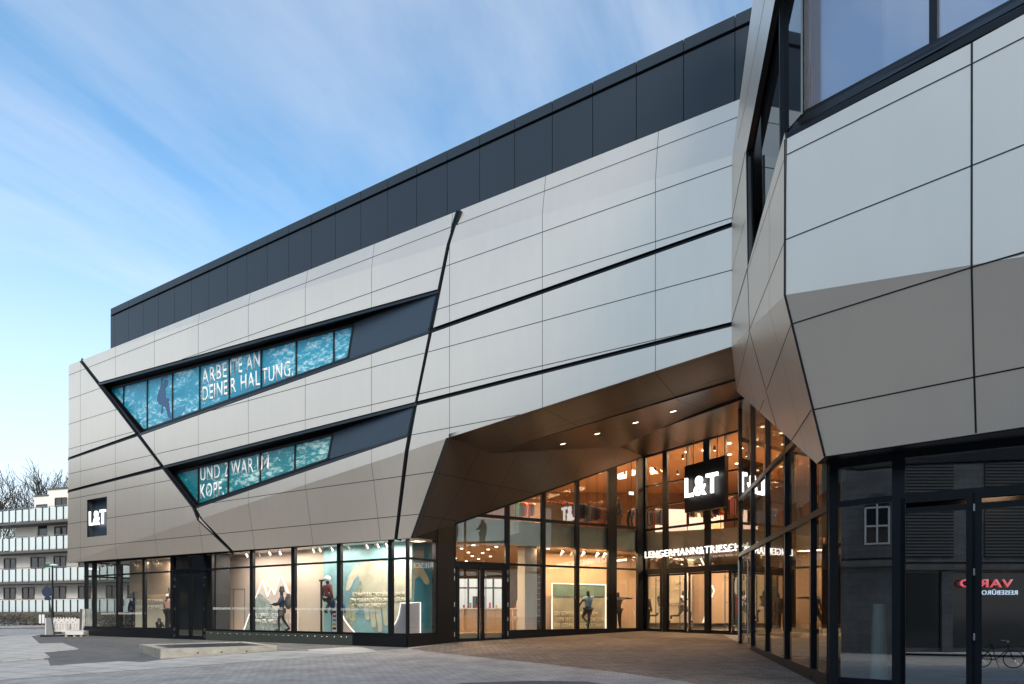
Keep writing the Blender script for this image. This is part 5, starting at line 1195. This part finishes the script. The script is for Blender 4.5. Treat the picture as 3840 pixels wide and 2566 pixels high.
# ================================================================== mannequins and people
DJ = dict(pel=(0, 0, .95), wai=(0, 0, 1.12), che=(0, 0, 1.33), nk=(0, 0, 1.50), hd=(0, .01, 1.60), ht=(0, .01, 1.74), sl=(-.18, 0, 1.43), el=(-.25, -.02, 1.16), wl=(-.26, .06, .92), hl=(-.26, .09, .83), sr=(.18, 0, 1.43), er=(.25, -.02, 1.16), wr=(.26, .06, .92), hr=(.26, .09, .83),
          pl=(-.09, 0, .90), kl=(-.10, .03, .50), al=(-.10, -.02, .09), tl=(-.11, .14, .03), pr=(.09, 0, .90), kr=(.10, .03, .50), ar=(.10, -.02, .09), tr=(.11, .14, .03))
DR = dict(pel=.13, wai=.115, che=.135, nk=.055, hd=.085, ht=.065, sl=.065, el=.045, wl=.032, hl=.03, sr=.065, er=.045, wr=.032, hr=.03, pl=.095, kl=.06, al=.042, tl=.035, pr=.095, kr=.06, ar=.042, tr=.035)
DE = [('pel', 'wai'), ('wai', 'che'), ('che', 'nk'), ('nk', 'hd'), ('hd', 'ht'), ('che', 'sl'), ('sl', 'el'), ('el', 'wl'), ('wl', 'hl'), ('che', 'sr'), ('sr', 'er'), ('er', 'wr'), ('wr', 'hr'), ('pel', 'pl'), ('pl', 'kl'), ('kl', 'al'), ('al', 'tl'), ('pel', 'pr'), ('pr', 'kr'), ('kr', 'ar'), ('ar', 'tr')]
def skin(J, keys, grow, m, name, root, extra=0.0, sub=2):
    ed = [(a, b) for a, b in DE if a in keys and b in keys]; ks = [k for k in DR if k in keys and any(k in e for e in ed)]
    me = bpy.data.meshes.new(name); me.from_pydata([J[k] for k in ks], [(ks.index(a), ks.index(b)) for a, b in ed], []); ob = bpy.data.objects.new('tmp', me); sc.collection.objects.link(ob)
    md = ob.modifiers.new('s', 'SKIN'); sb_ = ob.modifiers.new('u', 'SUBSURF'); sb_.levels = sub; sb_.render_levels = sub
    for i, k in enumerate(ks):
        r = DR[k]*grow+extra; me.skin_vertices[0].data[i].radius = (r, r*.8 if k in ('che', 'wai', 'pel') else r); me.skin_vertices[0].data[i].use_root = (i == 0)
    dg = bpy.context.evaluated_depsgraph_get(); m2 = bpy.data.meshes.new_from_object(ob.evaluated_get(dg)); bpy.data.objects.remove(ob)
    m2.materials.clear(); m2.materials.append(m); m2.polygons.foreach_set('use_smooth', [True]*len(m2.polygons)); m2.name = name
    o = bpy.data.objects.new(name, m2); sc.collection.objects.link(o); o.parent = root; return o
TOPK = {'pel', 'wai', 'che', 'sl', 'sr', 'el', 'er', 'wl', 'wr'}; TEE = {'pel', 'wai', 'che', 'sl', 'sr', 'el', 'er'}
LEGK = {'pel', 'pl', 'kl', 'pr', 'kr', 'al', 'ar'}; SHORT = {'pel', 'pl', 'kl', 'pr', 'kr'}
def figure(label, p, rz, pose=None, h=1.8, top=None, topk=TOPK, legs=None, legk=LEGK, body=None, cat='mannequin', name='mannequin', shoes=None, group=None, stand=True):
    J = dict(DJ); J.update(pose or {}); s = h/1.8; J = {k: tuple(c*s for c in v) for k, v in J.items()}
    t = thing(name, label, cat, tuple(p), rz, group); skin(J, set(DR), s, body or M['skin_dark'], 'body', t)
    if top:
        if topk is TEE: J2 = dict(J); J2['el'] = tuple(.5*(a+b) for a, b in zip(J['sl'], J['el'])); J2['er'] = tuple(.5*(a+b) for a, b in zip(J['sr'], J['er']))
        else: J2 = J
        skin(J2, topk, s*1.08, top, 'jacket' if topk is TOPK else 'shirt', t, .018)
    if legs:
        if legk is SHORT: J2 = dict(J); J2['kl'] = tuple(.3*a+.7*b for a, b in zip(J['pl'], J['kl'])); J2['kr'] = tuple(.3*a+.7*b for a, b in zip(J['pr'], J['kr']))
        else: J2 = J
        skin(J2, legk, s*1.08, legs, 'trousers' if legk is LEGK else 'shorts', t, .02)
    for a, b in (('al', 'tl'), ('ar', 'tr')):
        A, B = Vector(J[a]), Vector(J[b]); mb = MB(); mb.tube([A+(A-B)*.2-Vector((0, 0, .01)), A, (A+B)/2, B, B+(B-A)*.25], [.03, .055, .055, .048, .02], 8); local_part(mb, 'shoe', shoes or M['rubber'], t, True)
    return t, J
# 1 swimmer
t, J = figure('mannequin with one arm stretched up, pale floral top and dark trousers', S.uz_(628, FL_Z, .9), rzS, dict(er=(.22, .02, 1.72), wr=(.10, .02, 1.98), hr=(.06, .02, 2.10)), 1.85, M['c_pink'], TEE, M['skin_dark'])
mb = MB(); mb.ball((0, .01, 1.73), .11, .12, .09); local_part(mb, 'swim_cap', M['white'], t)
t, J = figure('dark standing mannequin at the edge of the left wing side window', S.uz_(502, FL_Z, 2.6), rzS+1.2, dict(er=(.2, .15, 1.25), wr=(.05, .3, 1.3), hr=(0, .33, 1.33)), 1.85, M['c_navy'], TOPK, M['skin_dark'])
p = S.uz_(597, FL_Z, .9); t = thing('torso_bust', 'small black hooded half mannequin standing low on the window floor', 'mannequin', tuple(p), rzS)
mb = MB(); mb.tube([(0, 0, 0), (0, 0, .15), (0, 0, .32), (0, 0, .38), (0, 0, .50), (0, 0, .56)], [.13, .16, .2, .08, .09, .03], 12); local_part(mb, 'body', M['skin_dark'], t, True)
mb = MB(); mb.tube([(-.18, 0, .30), (-.28, .08, .12), (-.2, .16, .05)], [.06, .05, .03], 8); mb.tube([(.18, 0, .30), (.28, .08, .12), (.2, .16, .05)], [.06, .05, .03], 8); local_part(mb, 'arms', M['skin_dark'], t, True)
# 4 hiker
p = S.uz_(1057, FL_Z, .8)
t, J = figure('hiking mannequin with large backpack, walking poles and a feathered hat', p, rzS+2.4, dict(el=(-.27, .12, 1.18), wl=(-.25, .36, 1.15), hl=(-.24, .42, 1.15), er=(.27, .1, 1.18), wr=(.25, .34, 1.12), hr=(.25, .4, 1.12), kl=(-.1, .12, .5), al=(-.1, .1, .09), tl=(-.1, .25, .04), kr=(.12, -.05, .5), ar=(.12, -.3, .12), tr=(.12, -.14, .05)), 1.9, M['c_navy'], TOPK, M['c_grey'], SHORT)
mb = MB(); mb.ball((0, -.28, 1.32), .22, .17, .33, 0, 14, 10); mb.tube([(-.24, -.28, 1.62), (.24, -.28, 1.62)], .09, 10); local_part(mb, 'backpack', M['c_grey'], t, False)
mb = MB(); mb.tube([(0, 0, 1.76), (0, 0, 1.80), (0, 0, 1.86), (0, 0, 2.02)], [.125, .13, .115, .08], 12); local_part(mb, 'hat', M['skin_dark'], t)
mb = MB()
for x in (-.26, .26): mb.tube([(x, .44, 1.2), (x*1.2, .75, 0)], .012, 6)
local_part(mb, 'walking_poles', M['steel'], t)
# 5, 6 snow sport pair
p = S.uz_(1228, FL_Z+.55, .9); t, J = figure('skating mannequin in red and brown top with a white helmet, posed high', p, rzS, dict(el=(-.3, .0, 1.15), wl=(-.34, .05, .92), kl=(-.16, .25, .72), al=(-.2, .05, .35), tl=(-.26, .2, .30), kr=(.16, .2, .65), ar=(.2, 0, .35), tr=(.22, .15, .30)), 1.8, M['c_maroon'], TOPK, M['skin_dark'])
mb = MB(); mb.ball((0, .0, 1.74), .14, .155, .12); local_part(mb, 'helmet', M['white'], t)
mb = MB(); mb.tube([(.14, 0, 1.2), (0, .1, 1.1), (-.05, .1, .95)], [.1, .12, .06], 8); local_part(mb, 'tied_shirt', M['c_cream'], t, True)
p = S.uz_(1258, FL_Z, .65); t, J = figure('mannequin in a navy and bright blue jacket bending beside the skater', p, rzS+.5, dict(che=(0, .12, 1.22), nk=(0, .22, 1.36), hd=(0, .27, 1.45), ht=(0, .32, 1.58), sl=(-.18, .14, 1.32), sr=(.18, .14, 1.32), el=(-.3, .25, 1.1), wl=(-.26, .4, 1.2), hl=(-.24, .45, 1.26), er=(.3, .2, 1.1), wr=(.3, .3, .9), hr=(.3, .33, .82)), 1.8, M['c_blue'], TOPK, M['skin_dark'])
mb = MB(); mb.ball((-.02, -.08, 1.2), .19, .14, .26); local_part(mb, 'rucksack', M['c_navy'], t, True)
t = thing('snowboard', 'white snowboard with coloured print leaning behind the mullion', 'snowboard', tuple(S.uz_(1254, FL_Z, .5)), rzS)
mb = MB(); mb.slab([(-.13, 0, .05), (.13, 0, .05), (.15, 0, 1.2), (.09, 0, 1.35), (-.09, 0, 1.35), (-.15, 0, 1.2)], (0, .02, 0)); local_part(mb, 'board', M['white'], t)
for i, c_ in enumerate(('navy', 'yellow', 'teal', 'red', 'navy')):
    mb = MB(); mb.slab([(-.1, -.006, .15+i*.17), (.1, -.006, .15+i*.17), (.1, -.006, .24+i*.17), (-.1, -.006, .24+i*.17)], (0, .004, 0)); local_part(mb, 'print_band', M['c_'+c_], t)
t = thing('scooter_pole', 'tall black handle bar pole standing in front of the beige display wall', 'handle pole', tuple(S.uz_(1205, FL_Z, .6)), rzS)
mb = MB(); mb.tube([(0, 0, 0), (0, 0, 2.2)], .045, 8); mb.tube([(-.1, 0, 2.2), (.12, 0, 2.2)], .045, 8); local_part(mb, 'pole', M['skin_dark'], t)
# 7 footballer behind E2
p = E2.uz_(2206, FL_Z, .7)
t, J = figure('football mannequin in a light blue shirt with arms spread wide', p, rzE, dict(sl=(-.18, 0, 1.40), el=(-.34, .05, 1.22), wl=(-.42, .1, 1.02), hl=(-.44, .12, .95), sr=(.18, 0, 1.43), er=(.46, .0, 1.46), wr=(.74, .0, 1.44), hr=(.85, 0, 1.46), kl=(-.12, .25, .60), al=(-.08, -.05, .36), tl=(-.08, .0, .24), kr=(.04, .0, .5), ar=(-.02, 0, .09), tr=(-.02, .14, .03)), 1.95, M['c_lightblue'], TEE, M['c_navy'], SHORT, shoes=M['c_teal'])
mb = MB(); mb.tube([(.1, -.1, 0), (.05, -.08, .8)], .015, 6); local_part(mb, 'support_rod', M['steel'], t)
p = E2.uz_(2318, FL_Z, .7)
t, J = figure('dark football mannequin with an outstretched arm beside the wide black corner post', p, rzE, dict(er=(.46, .0, 1.46), wr=(.74, .0, 1.44), hr=(.85, 0, 1.46), sr=(.18, 0, 1.43), kl=(-.12, .25, .60), al=(-.1, .45, .4), tl=(-.1, .55, .35)), 1.9, M['c_grey'], TEE, M['skin_dark'])
# 8 runners
RUN = dict(el=(-.26, -.18, 1.2), wl=(-.24, -.02, 1.05), hl=(-.22, .05, 1.02), er=(.26, .12, 1.2), wr=(.2, .32, 1.3), hr=(.18, .38, 1.34), kl=(-.1, .35, .72), al=(-.1, .3, .3), tl=(-.1, .44, .26), kr=(.1, -.18, .55), ar=(.1, -.58, .55), tr=(.1, -.62, .42))
for u, o_, lab, tp_, bt in ((2478, 1.2, 'running mannequin with a dark shirt behind the first entrance door', M['skin_dark'], M['white']), (2562, 1.4, 'running mannequin in a white shirt behind the tall door handles', M['white'], M['c_grey'])):
    figure(lab, PB.uz_(u, FL_Z+.15, o_), rzB-1.5, RUN, 1.8, tp_, TEE, bt, SHORT)
figure('dark standing mannequin at the left edge of the main entrance doors', PB.uz_(2424, FL_Z, .9), rzB, None, 1.85, M['skin_dark'], TOPK, M['skin_dark'])
# upper floor
ZU = 5.2
figure('grey sweater mannequin on the upper floor next to the corner post', E2.uz_(2322, ZU, .8), rzE+.4, None, 1.75, M['c_grey'], TOPK, M['c_grey'])
t = thing('leg_form', 'black half mannequin of two bent legs on the upper floor', 'mannequin', tuple(E2.uz_(2368, ZU, .7)), rzE)
mb = MB()
for sx in (-1, 1): mb.tube([(0, 0, 1.1), (.1*sx, .02, 1.0), (.13*sx, .12, .6), (.12*sx, -.02, .12), (.12*sx, .1, .03)], [.13, .11, .075, .045, .03], 10)
local_part(mb, 'legs', M['skin_dark'], t, True)
for u, o_, lab, c_ in ((2992, 1.5, 'person in dark clothes standing at the upper railing, left of three', 'navy'), (3022, 1.7, 'person in a dark top at the upper railing, middle of three', 'maroon'), (3062, 1.6, 'person in brown clothes at the upper railing, right of three', 'pink')):
    figure(lab, RW.uz_(u, ZU, o_), 2.0, dict(el=(-.25, .08, 1.18), wl=(-.2, .28, 1.15), hl=(-.18, .34, 1.15)), 1.72, M['c_'+c_], TOPK, M['c_grey'], body=mat('skin_tone_%d' % u, (.32, .19, .12), .6), cat='person', name='person')
# clothes rails on both floors
def rack(p, rz, cols, label, z=None, L_=1.5, h=1.35):
    t = thing('clothes_rack', label, 'clothes rack', tuple(p), rz); rn = random.Random(int(abs(p[0]*100)))
    mb = MB(); mb.tube([(-L_/2, 0, 0), (-L_/2, 0, h), (L_/2, 0, h), (L_/2, 0, 0)], .02, 6); local_part(mb, 'rail', M['black'], t)
    n_ = int(L_/.14)
    for i in range(n_):
        x = -L_/2+.1+i*(L_-.2)/(n_-1); mb = MB(); d = rn.uniform(.6, .85); wv_ = rn.uniform(.03, .05)
        mb.slab([(x-wv_, -.06, h-.03), (x-wv_, -.25, h-.14), (x-wv_, -.22, h-d), (x-wv_, .22, h-d), (x-wv_, .25, h-.14), (x-wv_, .06, h-.03)], (wv_*1.6, 0, 0)); local_part(mb, 'garment', M['c_'+rn.choice(cols)], t)
rack(E2.uz_(2150, ZU, 1.3), rzE, ['red', 'maroon', 'grey', 'navy'], 'rack of dark and red jackets on the upper floor under the mirrored logo')
rack(E2.uz_(2235, ZU, 1.8), rzE+.3, ['grey', 'navy', 'grey', 'maroon'], 'rack of grey coats on the upper floor behind the jackets')
rack(E2.uz_(1985, ZU, 2.4), rzE, ['red', 'grey', 'cream', 'green'], 'rack of mixed clothes at the far left of the upper floor')
rack(PB.uz_(2450, ZU, 2.0), rzB, ['maroon', 'grey', 'navy'], 'rack of maroon clothes left of the pink light wall')
rack(PB.uz_(2700, ZU, 1.6), rzB, ['red', 'maroon', 'yellow', 'grey'], 'rack of bright clothes right below the hanging logo')
rack(PB.uz_(2640, ZU, 1.3), rzB+.4, ['grey', 'cream', 'navy'], 'rack of grey and cream clothes below the hanging logo')
rack(RW.uz_(2930, ZU, 3.0), 1.0, ['maroon', 'red', 'grey'], 'rack of red clothes behind the right glass wall')
t = thing('display_plinth_block', 'light wooden block with goods on the upper floor', 'display block', tuple(E2.uz_(2072, ZU, 1.2)), rzE)
mb = MB(); mb.box((0, 0, .55), 1.5, .6, 1.1); local_part(mb, 'block', M['wood'], t)
mb = MB()
for i in range(7): mb.ball((-.6+i*.2, 0, 1.18), .08, .1, .08, 0, 8, 6)
local_part(mb, 'goods', M['c_maroon'], t)
# zigzag lit counters of the ground floor seen through the double door
t = thing('service_counter', 'light wood counter with small goods behind the double door', 'counter', tuple(E2.uz_(1840, FL_Z, 3.2)), rzE)
mb = MB(); mb.box((0, 0, .5), 3.2, .7, 1.0); local_part(mb, 'block', M['wood'], t)
mb = MB(); mb.box((0, 0, 1.03), 3.3, .8, .05); local_part(mb, 'top', M['white'], t)
rn = random.Random(4)
for i in range(9):
    mb = MB(); mb.tube([(-1.4+i*.34, 0, 1.06), (-1.4+i*.34, 0, 1.15+rn.random()*.2)], .05, 8); local_part(mb, 'goods', M['c_'+rn.choice(['red', 'cream', 'yellow', 'grey'])], t)
t = thing('display_table', 'small white display table beside the white column', 'table', tuple(E2.uz_(1955, FL_Z, 1.6)), rzE)
mb = MB(); mb.box((0, 0, 1.0), .75, .5, .06); mb.box((0, 0, .6), .72, .46, .2); local_part(mb, 'table_top', M['wood'], t)
for sx in (-.33, .33):
    for sy in (-.2, .2): mb = MB(); mb.box((sx, sy, .48), .04, .04, .96); local_part(mb, 'leg', M['white'], t)
t = thing('dark_shelf_wall', 'dark brown shelf wall with hanging clothes inside the shop', 'shelf wall', tuple(E2.uz_(1960, FL_Z, 4.4)), rzE)
mb = MB(); mb.box((0, 0, 1.5), 2.2, .1, 3.0); local_part(mb, 'back', M['brown_dark'], t)
for i in range(9): mb = MB(); mb.box((1.0, -.2, .4+i*.28), .5, .3, .03); local_part(mb, 'shelf', M['wood'], t)
figure('mannequin bust in a cream jacket before the dark shelf wall', E2.uz_(1955, FL_Z, 4.0), rzE, None, 1.8, M['c_cream'], TOPK, M['skin_dark'])
for i, (u, o_) in enumerate(((1745, 5.0), (1775, 7.0), (1862, 6.0))):
    t = thing('cafe_table', ('round dark cafe table nearest the double door', 'small cafe table deep inside behind the double door', 'cafe table behind the service counter')[i], 'table', tuple(E2.uz_(u, FL_Z, o_)))
    mb = MB(); mb.tube([(0, 0, .72), (0, 0, .75)], .4, 20); local_part(mb, 'table_top', M['brown_dark'], t); mb = MB(); mb.tube([(0, 0, 0), (0, 0, .72)], .04, 8); mb.tube([(0, 0, 0), (0, 0, .02)], .25, 16); local_part(mb, 'leg', M['black'], t)
mb = MB()
for u in (1712, 1756, 1802, 1850, 1900): p = BW.uz(u, oz0, -.05); mb.bar(p, z_(p, oz1), BW.e*.06, BW.N*.1)
for z in (oz0, oz0+.72*(oz1-oz0), oz1): mb.bar(BW.uz(1712, z, -.05), BW.uz(1900, z, -.05), Vector((0, 0, .05)), BW.N*.1)
mb.build('rear_window_frame', M['black'], store)
t = thing('escalator', 'steep escalator balustrade crossing behind the hanging sign', 'escalator', tuple(PB.uz_(2600, FL_Z, 3.6)))
mb = MB(); a, b = PB.uv(2572, 2075, 3.6), PB.uv(2660, 1950, 3.6); mb.bar(a, b, Vector((0, 0, .45)), PB.N*1.2); mb.build('balustrade', M['c_cream'], t)
mb = MB(); mb.tube([a+Vector((0, 0, .5)), b+Vector((0, 0, .5))], .05, 6); mb.build('handrail', M['rubber'], t)
t = thing('exit_sign', 'small green and white lit exit sign hanging on the upper floor', 'exit sign', tuple(E2.uv(2368, 1850, 2.5)))
mb = MB(); p = E2.uv(2368, 1850, 2.5); mb.slab([p+E2.e*x+Vector((0, 0, z)) for x, z in ((-.15, -.08), (.15, -.08), (.15, .08), (-.15, .08))], E2.N*.03); mb.build('sign_face', emis('exit_green', (.35, .9, .6), 1.2), t)
mb = MB(); mb.tube([p+Vector((0, 0, .08)), z_(p, 9.3)], .008, 5); mb.build('cable', M['black'], t)
# standing screen in the dark room, pale cone lamp
t = thing('display_cone', 'pale tapering column standing behind the dark greenish pane', 'column', tuple(RA.uz_(3290, -.05, .6)))
mb = MB(); p = RA.uz_(3296, -.1, .6); mb.tube([p, z_(p, 1.55)], [.17, .10], 16); mb.build('shaft', M['white'], t)

# ================================================================== across the square (behind the camera, seen in the glass)
O0 = Vector((-21.9, -1.7, 0)); oe = Vector((.402, -.9157, 0)); on_ = Vector((.9157, .402, 0))
def OP(s_, z, off=0.0): p = O0+oe*s_+on_*off; return Vector((p.x, p.y, z))
wall_map(M['stone'], (.402, -.9157))
opp = thing('sandstone_house', 'sandstone corner house with round arched windows across the square, seen mirrored in the glass', 'house', tuple(OP(10, -.9)))
oz = -1.2
mb = MB(); mb.slab([OP(-16, oz), OP(60, oz), OP(60, 12.5), OP(-16, 12.5)], on_*-8); mb.build('wall', M['stone'], opp)
mb = MB()
for z, h_, d_ in ((4.1, .35, .35), (4.6, .12, .2), (12.5, .5, .5)): mb.slab([OP(-16.1, z, d_), OP(60, z, d_), OP(60, z+h_, d_), OP(-16.1, z+h_, d_)], on_*-(d_+.1))
mb.build('cornice', M['stone'], opp)
for s_ in (-13, -9.5, -6, -2.5, 1, 4.5, 8, 11.5, 34, 38, 42, 46, 50):
    pts = [(-.65, 5.4), (.65, 5.4), (.65, 7.6)]+[(.65*math.cos(a*math.pi/10), 7.6+.65*math.sin(a*math.pi/10)) for a in range(1, 10)]+[(-.65, 7.6)]
    mb = MB(); mb.slab([OP(s_+x, z, .03) for x, z in pts], on_*-.02); o = mb.build('window', M['win'], opp)
    mb = MB()
    for a, b in (((-.6, 5.45), (.6, 5.45)), ((-.6, 7.6), (.6, 7.6)), ((0, 5.4), (0, 8.2)), ((-.62, 5.4), (-.62, 7.6)), ((.62, 5.4), (.62, 7.6)), ((-.6, 6.5), (.6, 6.5))):
        A, B = OP(s_+a[0], a[1], .06), OP(s_+b[0], b[1], .06); mb.bar(A, B, (B-A).normalized().cross(on_)*.05, on_*.04)
    mb.build('window_frame', M['white'], o)
    mb = MB(); pr_ = [OP(s_+.95*math.cos(a*math.pi/12), 7.6+.95*math.sin(a*math.pi/12), .08) for a in range(13)]
    for a, b in zip(pr_[:-1], pr_[1:]): mb.bar(a, b, (b-a).normalized().cross(on_)*.13, on_*-.1)
    mb.build('arch', M['stone'], opp)
for s0_, s1_ in ((16.5, 20.5), (22.5, 26.5), (28, 31)):
    mb = MB(); mb.slab([OP(s0_, 4.9, .05), OP(s1_, 4.9, .05), OP(s1_, 11.2, .05), OP(s0_, 11.2, .05)], on_*-.04, 0)
    for k in range(30): z = 5+k*.205; mb.slab([OP(s0_, z, .09), OP(s1_, z, .09), OP(s1_, z+.12, .05), OP(s0_, z+.12, .05)], on_*-.01, 1)
    mb.build('louvre_panel', [M['joint'], M['c_grey']], opp)
mb = MB(); mb.slab([OP(14, oz+.3, .02), OP(32, oz+.3, .02), OP(32, 3.9, .02), OP(14, 3.9, .02)], on_*-.01); mb.build('shop_front', M['win'], opp)
mb = MB()
for s_ in (14, 20, 26, 32): mb.bar(OP(s_, oz, .2), OP(s_, 4.0, .2), oe*.35, on_*-.2)
mb.build('shop_piers', M['stone'], opp)
t = thing('travel_agency_sign', 'red and white lit shop lettering across the square, mirrored in the dark doors', 'shop sign', tuple(OP(24, 2.6, .3)))
text('VARIO', -oe, OP(24.1, 2.98, .3), 3.4, .5, emis('neon_red', (1, .02, .03), .9), 'red_lettering', t, .05, .02)
text('REISEBÜRO', -oe, OP(24.4, 2.50, .3), 2.3, .28, emis('neon_white', (.6, .75, 1), 1.3), 'white_lettering', t, .05, .005)
def refl(p): k = RD.N.dot(p)-RD.d; return p-RD.N*(2*k)
p = refl(D(3740, 2500, 26)); bicycle('black city bicycle parked on the square behind the camera, mirrored in the doors', (p.x, p.y, gz(p.x, p.y)), math.atan2(-(1-2*RD.n.x**2), 1)*0+math.atan2(-2*RD.n.x*RD.n.y, 1-2*RD.n.x**2)+.35)
# houses added to darken reflections, block the sun and hide bright sky
def house(label, a, b, h, dep, m):
    a, b = Vector((*a, -1.5)), Vector((*b, -1.5)); e = (b-a).normalized(); n = Vector((-e.y, e.x, 0))
    if n.dot(a) < 0: n = -n
    t = thing('added_house', label, 'house', tuple(a)); mb = MB(); mb.slab([a, b, z_(b, h), z_(a, h)], n*dep); mb.build('wall', m, t)
    L_ = (b-a).length; k = int(L_/2.8)
    for fl in range(int((h-1)/3.2)):
        for i in range(k):
            c = a+e*((i+.5)*L_/k)-n*.02; z = fl*3.2+1.2; mb = MB(); mb.slab([z_(c-e*.55, z), z_(c+e*.55, z), z_(c+e*.55, z+1.6), z_(c-e*.55, z+1.6)], n*-.02); mb.build('window', M['win'], t)
    mb = MB(); q = [z_(a, h), z_(b, h), z_(b, h+3)+n*dep*.5, z_(a, h+3)+n*dep*.5]; mb.poly(q); mb.poly([q[3], q[2], z_(b, h)+n*dep, z_(a, h)+n*dep]); mb.build('roof', M['brown_dark'], t)
house('dark house added far left outside the frame, darkens the reflections in the cladding', (-40, 46), (-29, 14), 9.5, 8, M['dark_brick'])
house('tall unseen house added behind the camera to keep the sun off the right wing', (7, -10), (34, -18), 21, 9, M['dark_brick'])

house('beige house added behind the store to hide the bright sky in the rear opening', (-14, 60), (8, 63), 8, 6, M['render'])
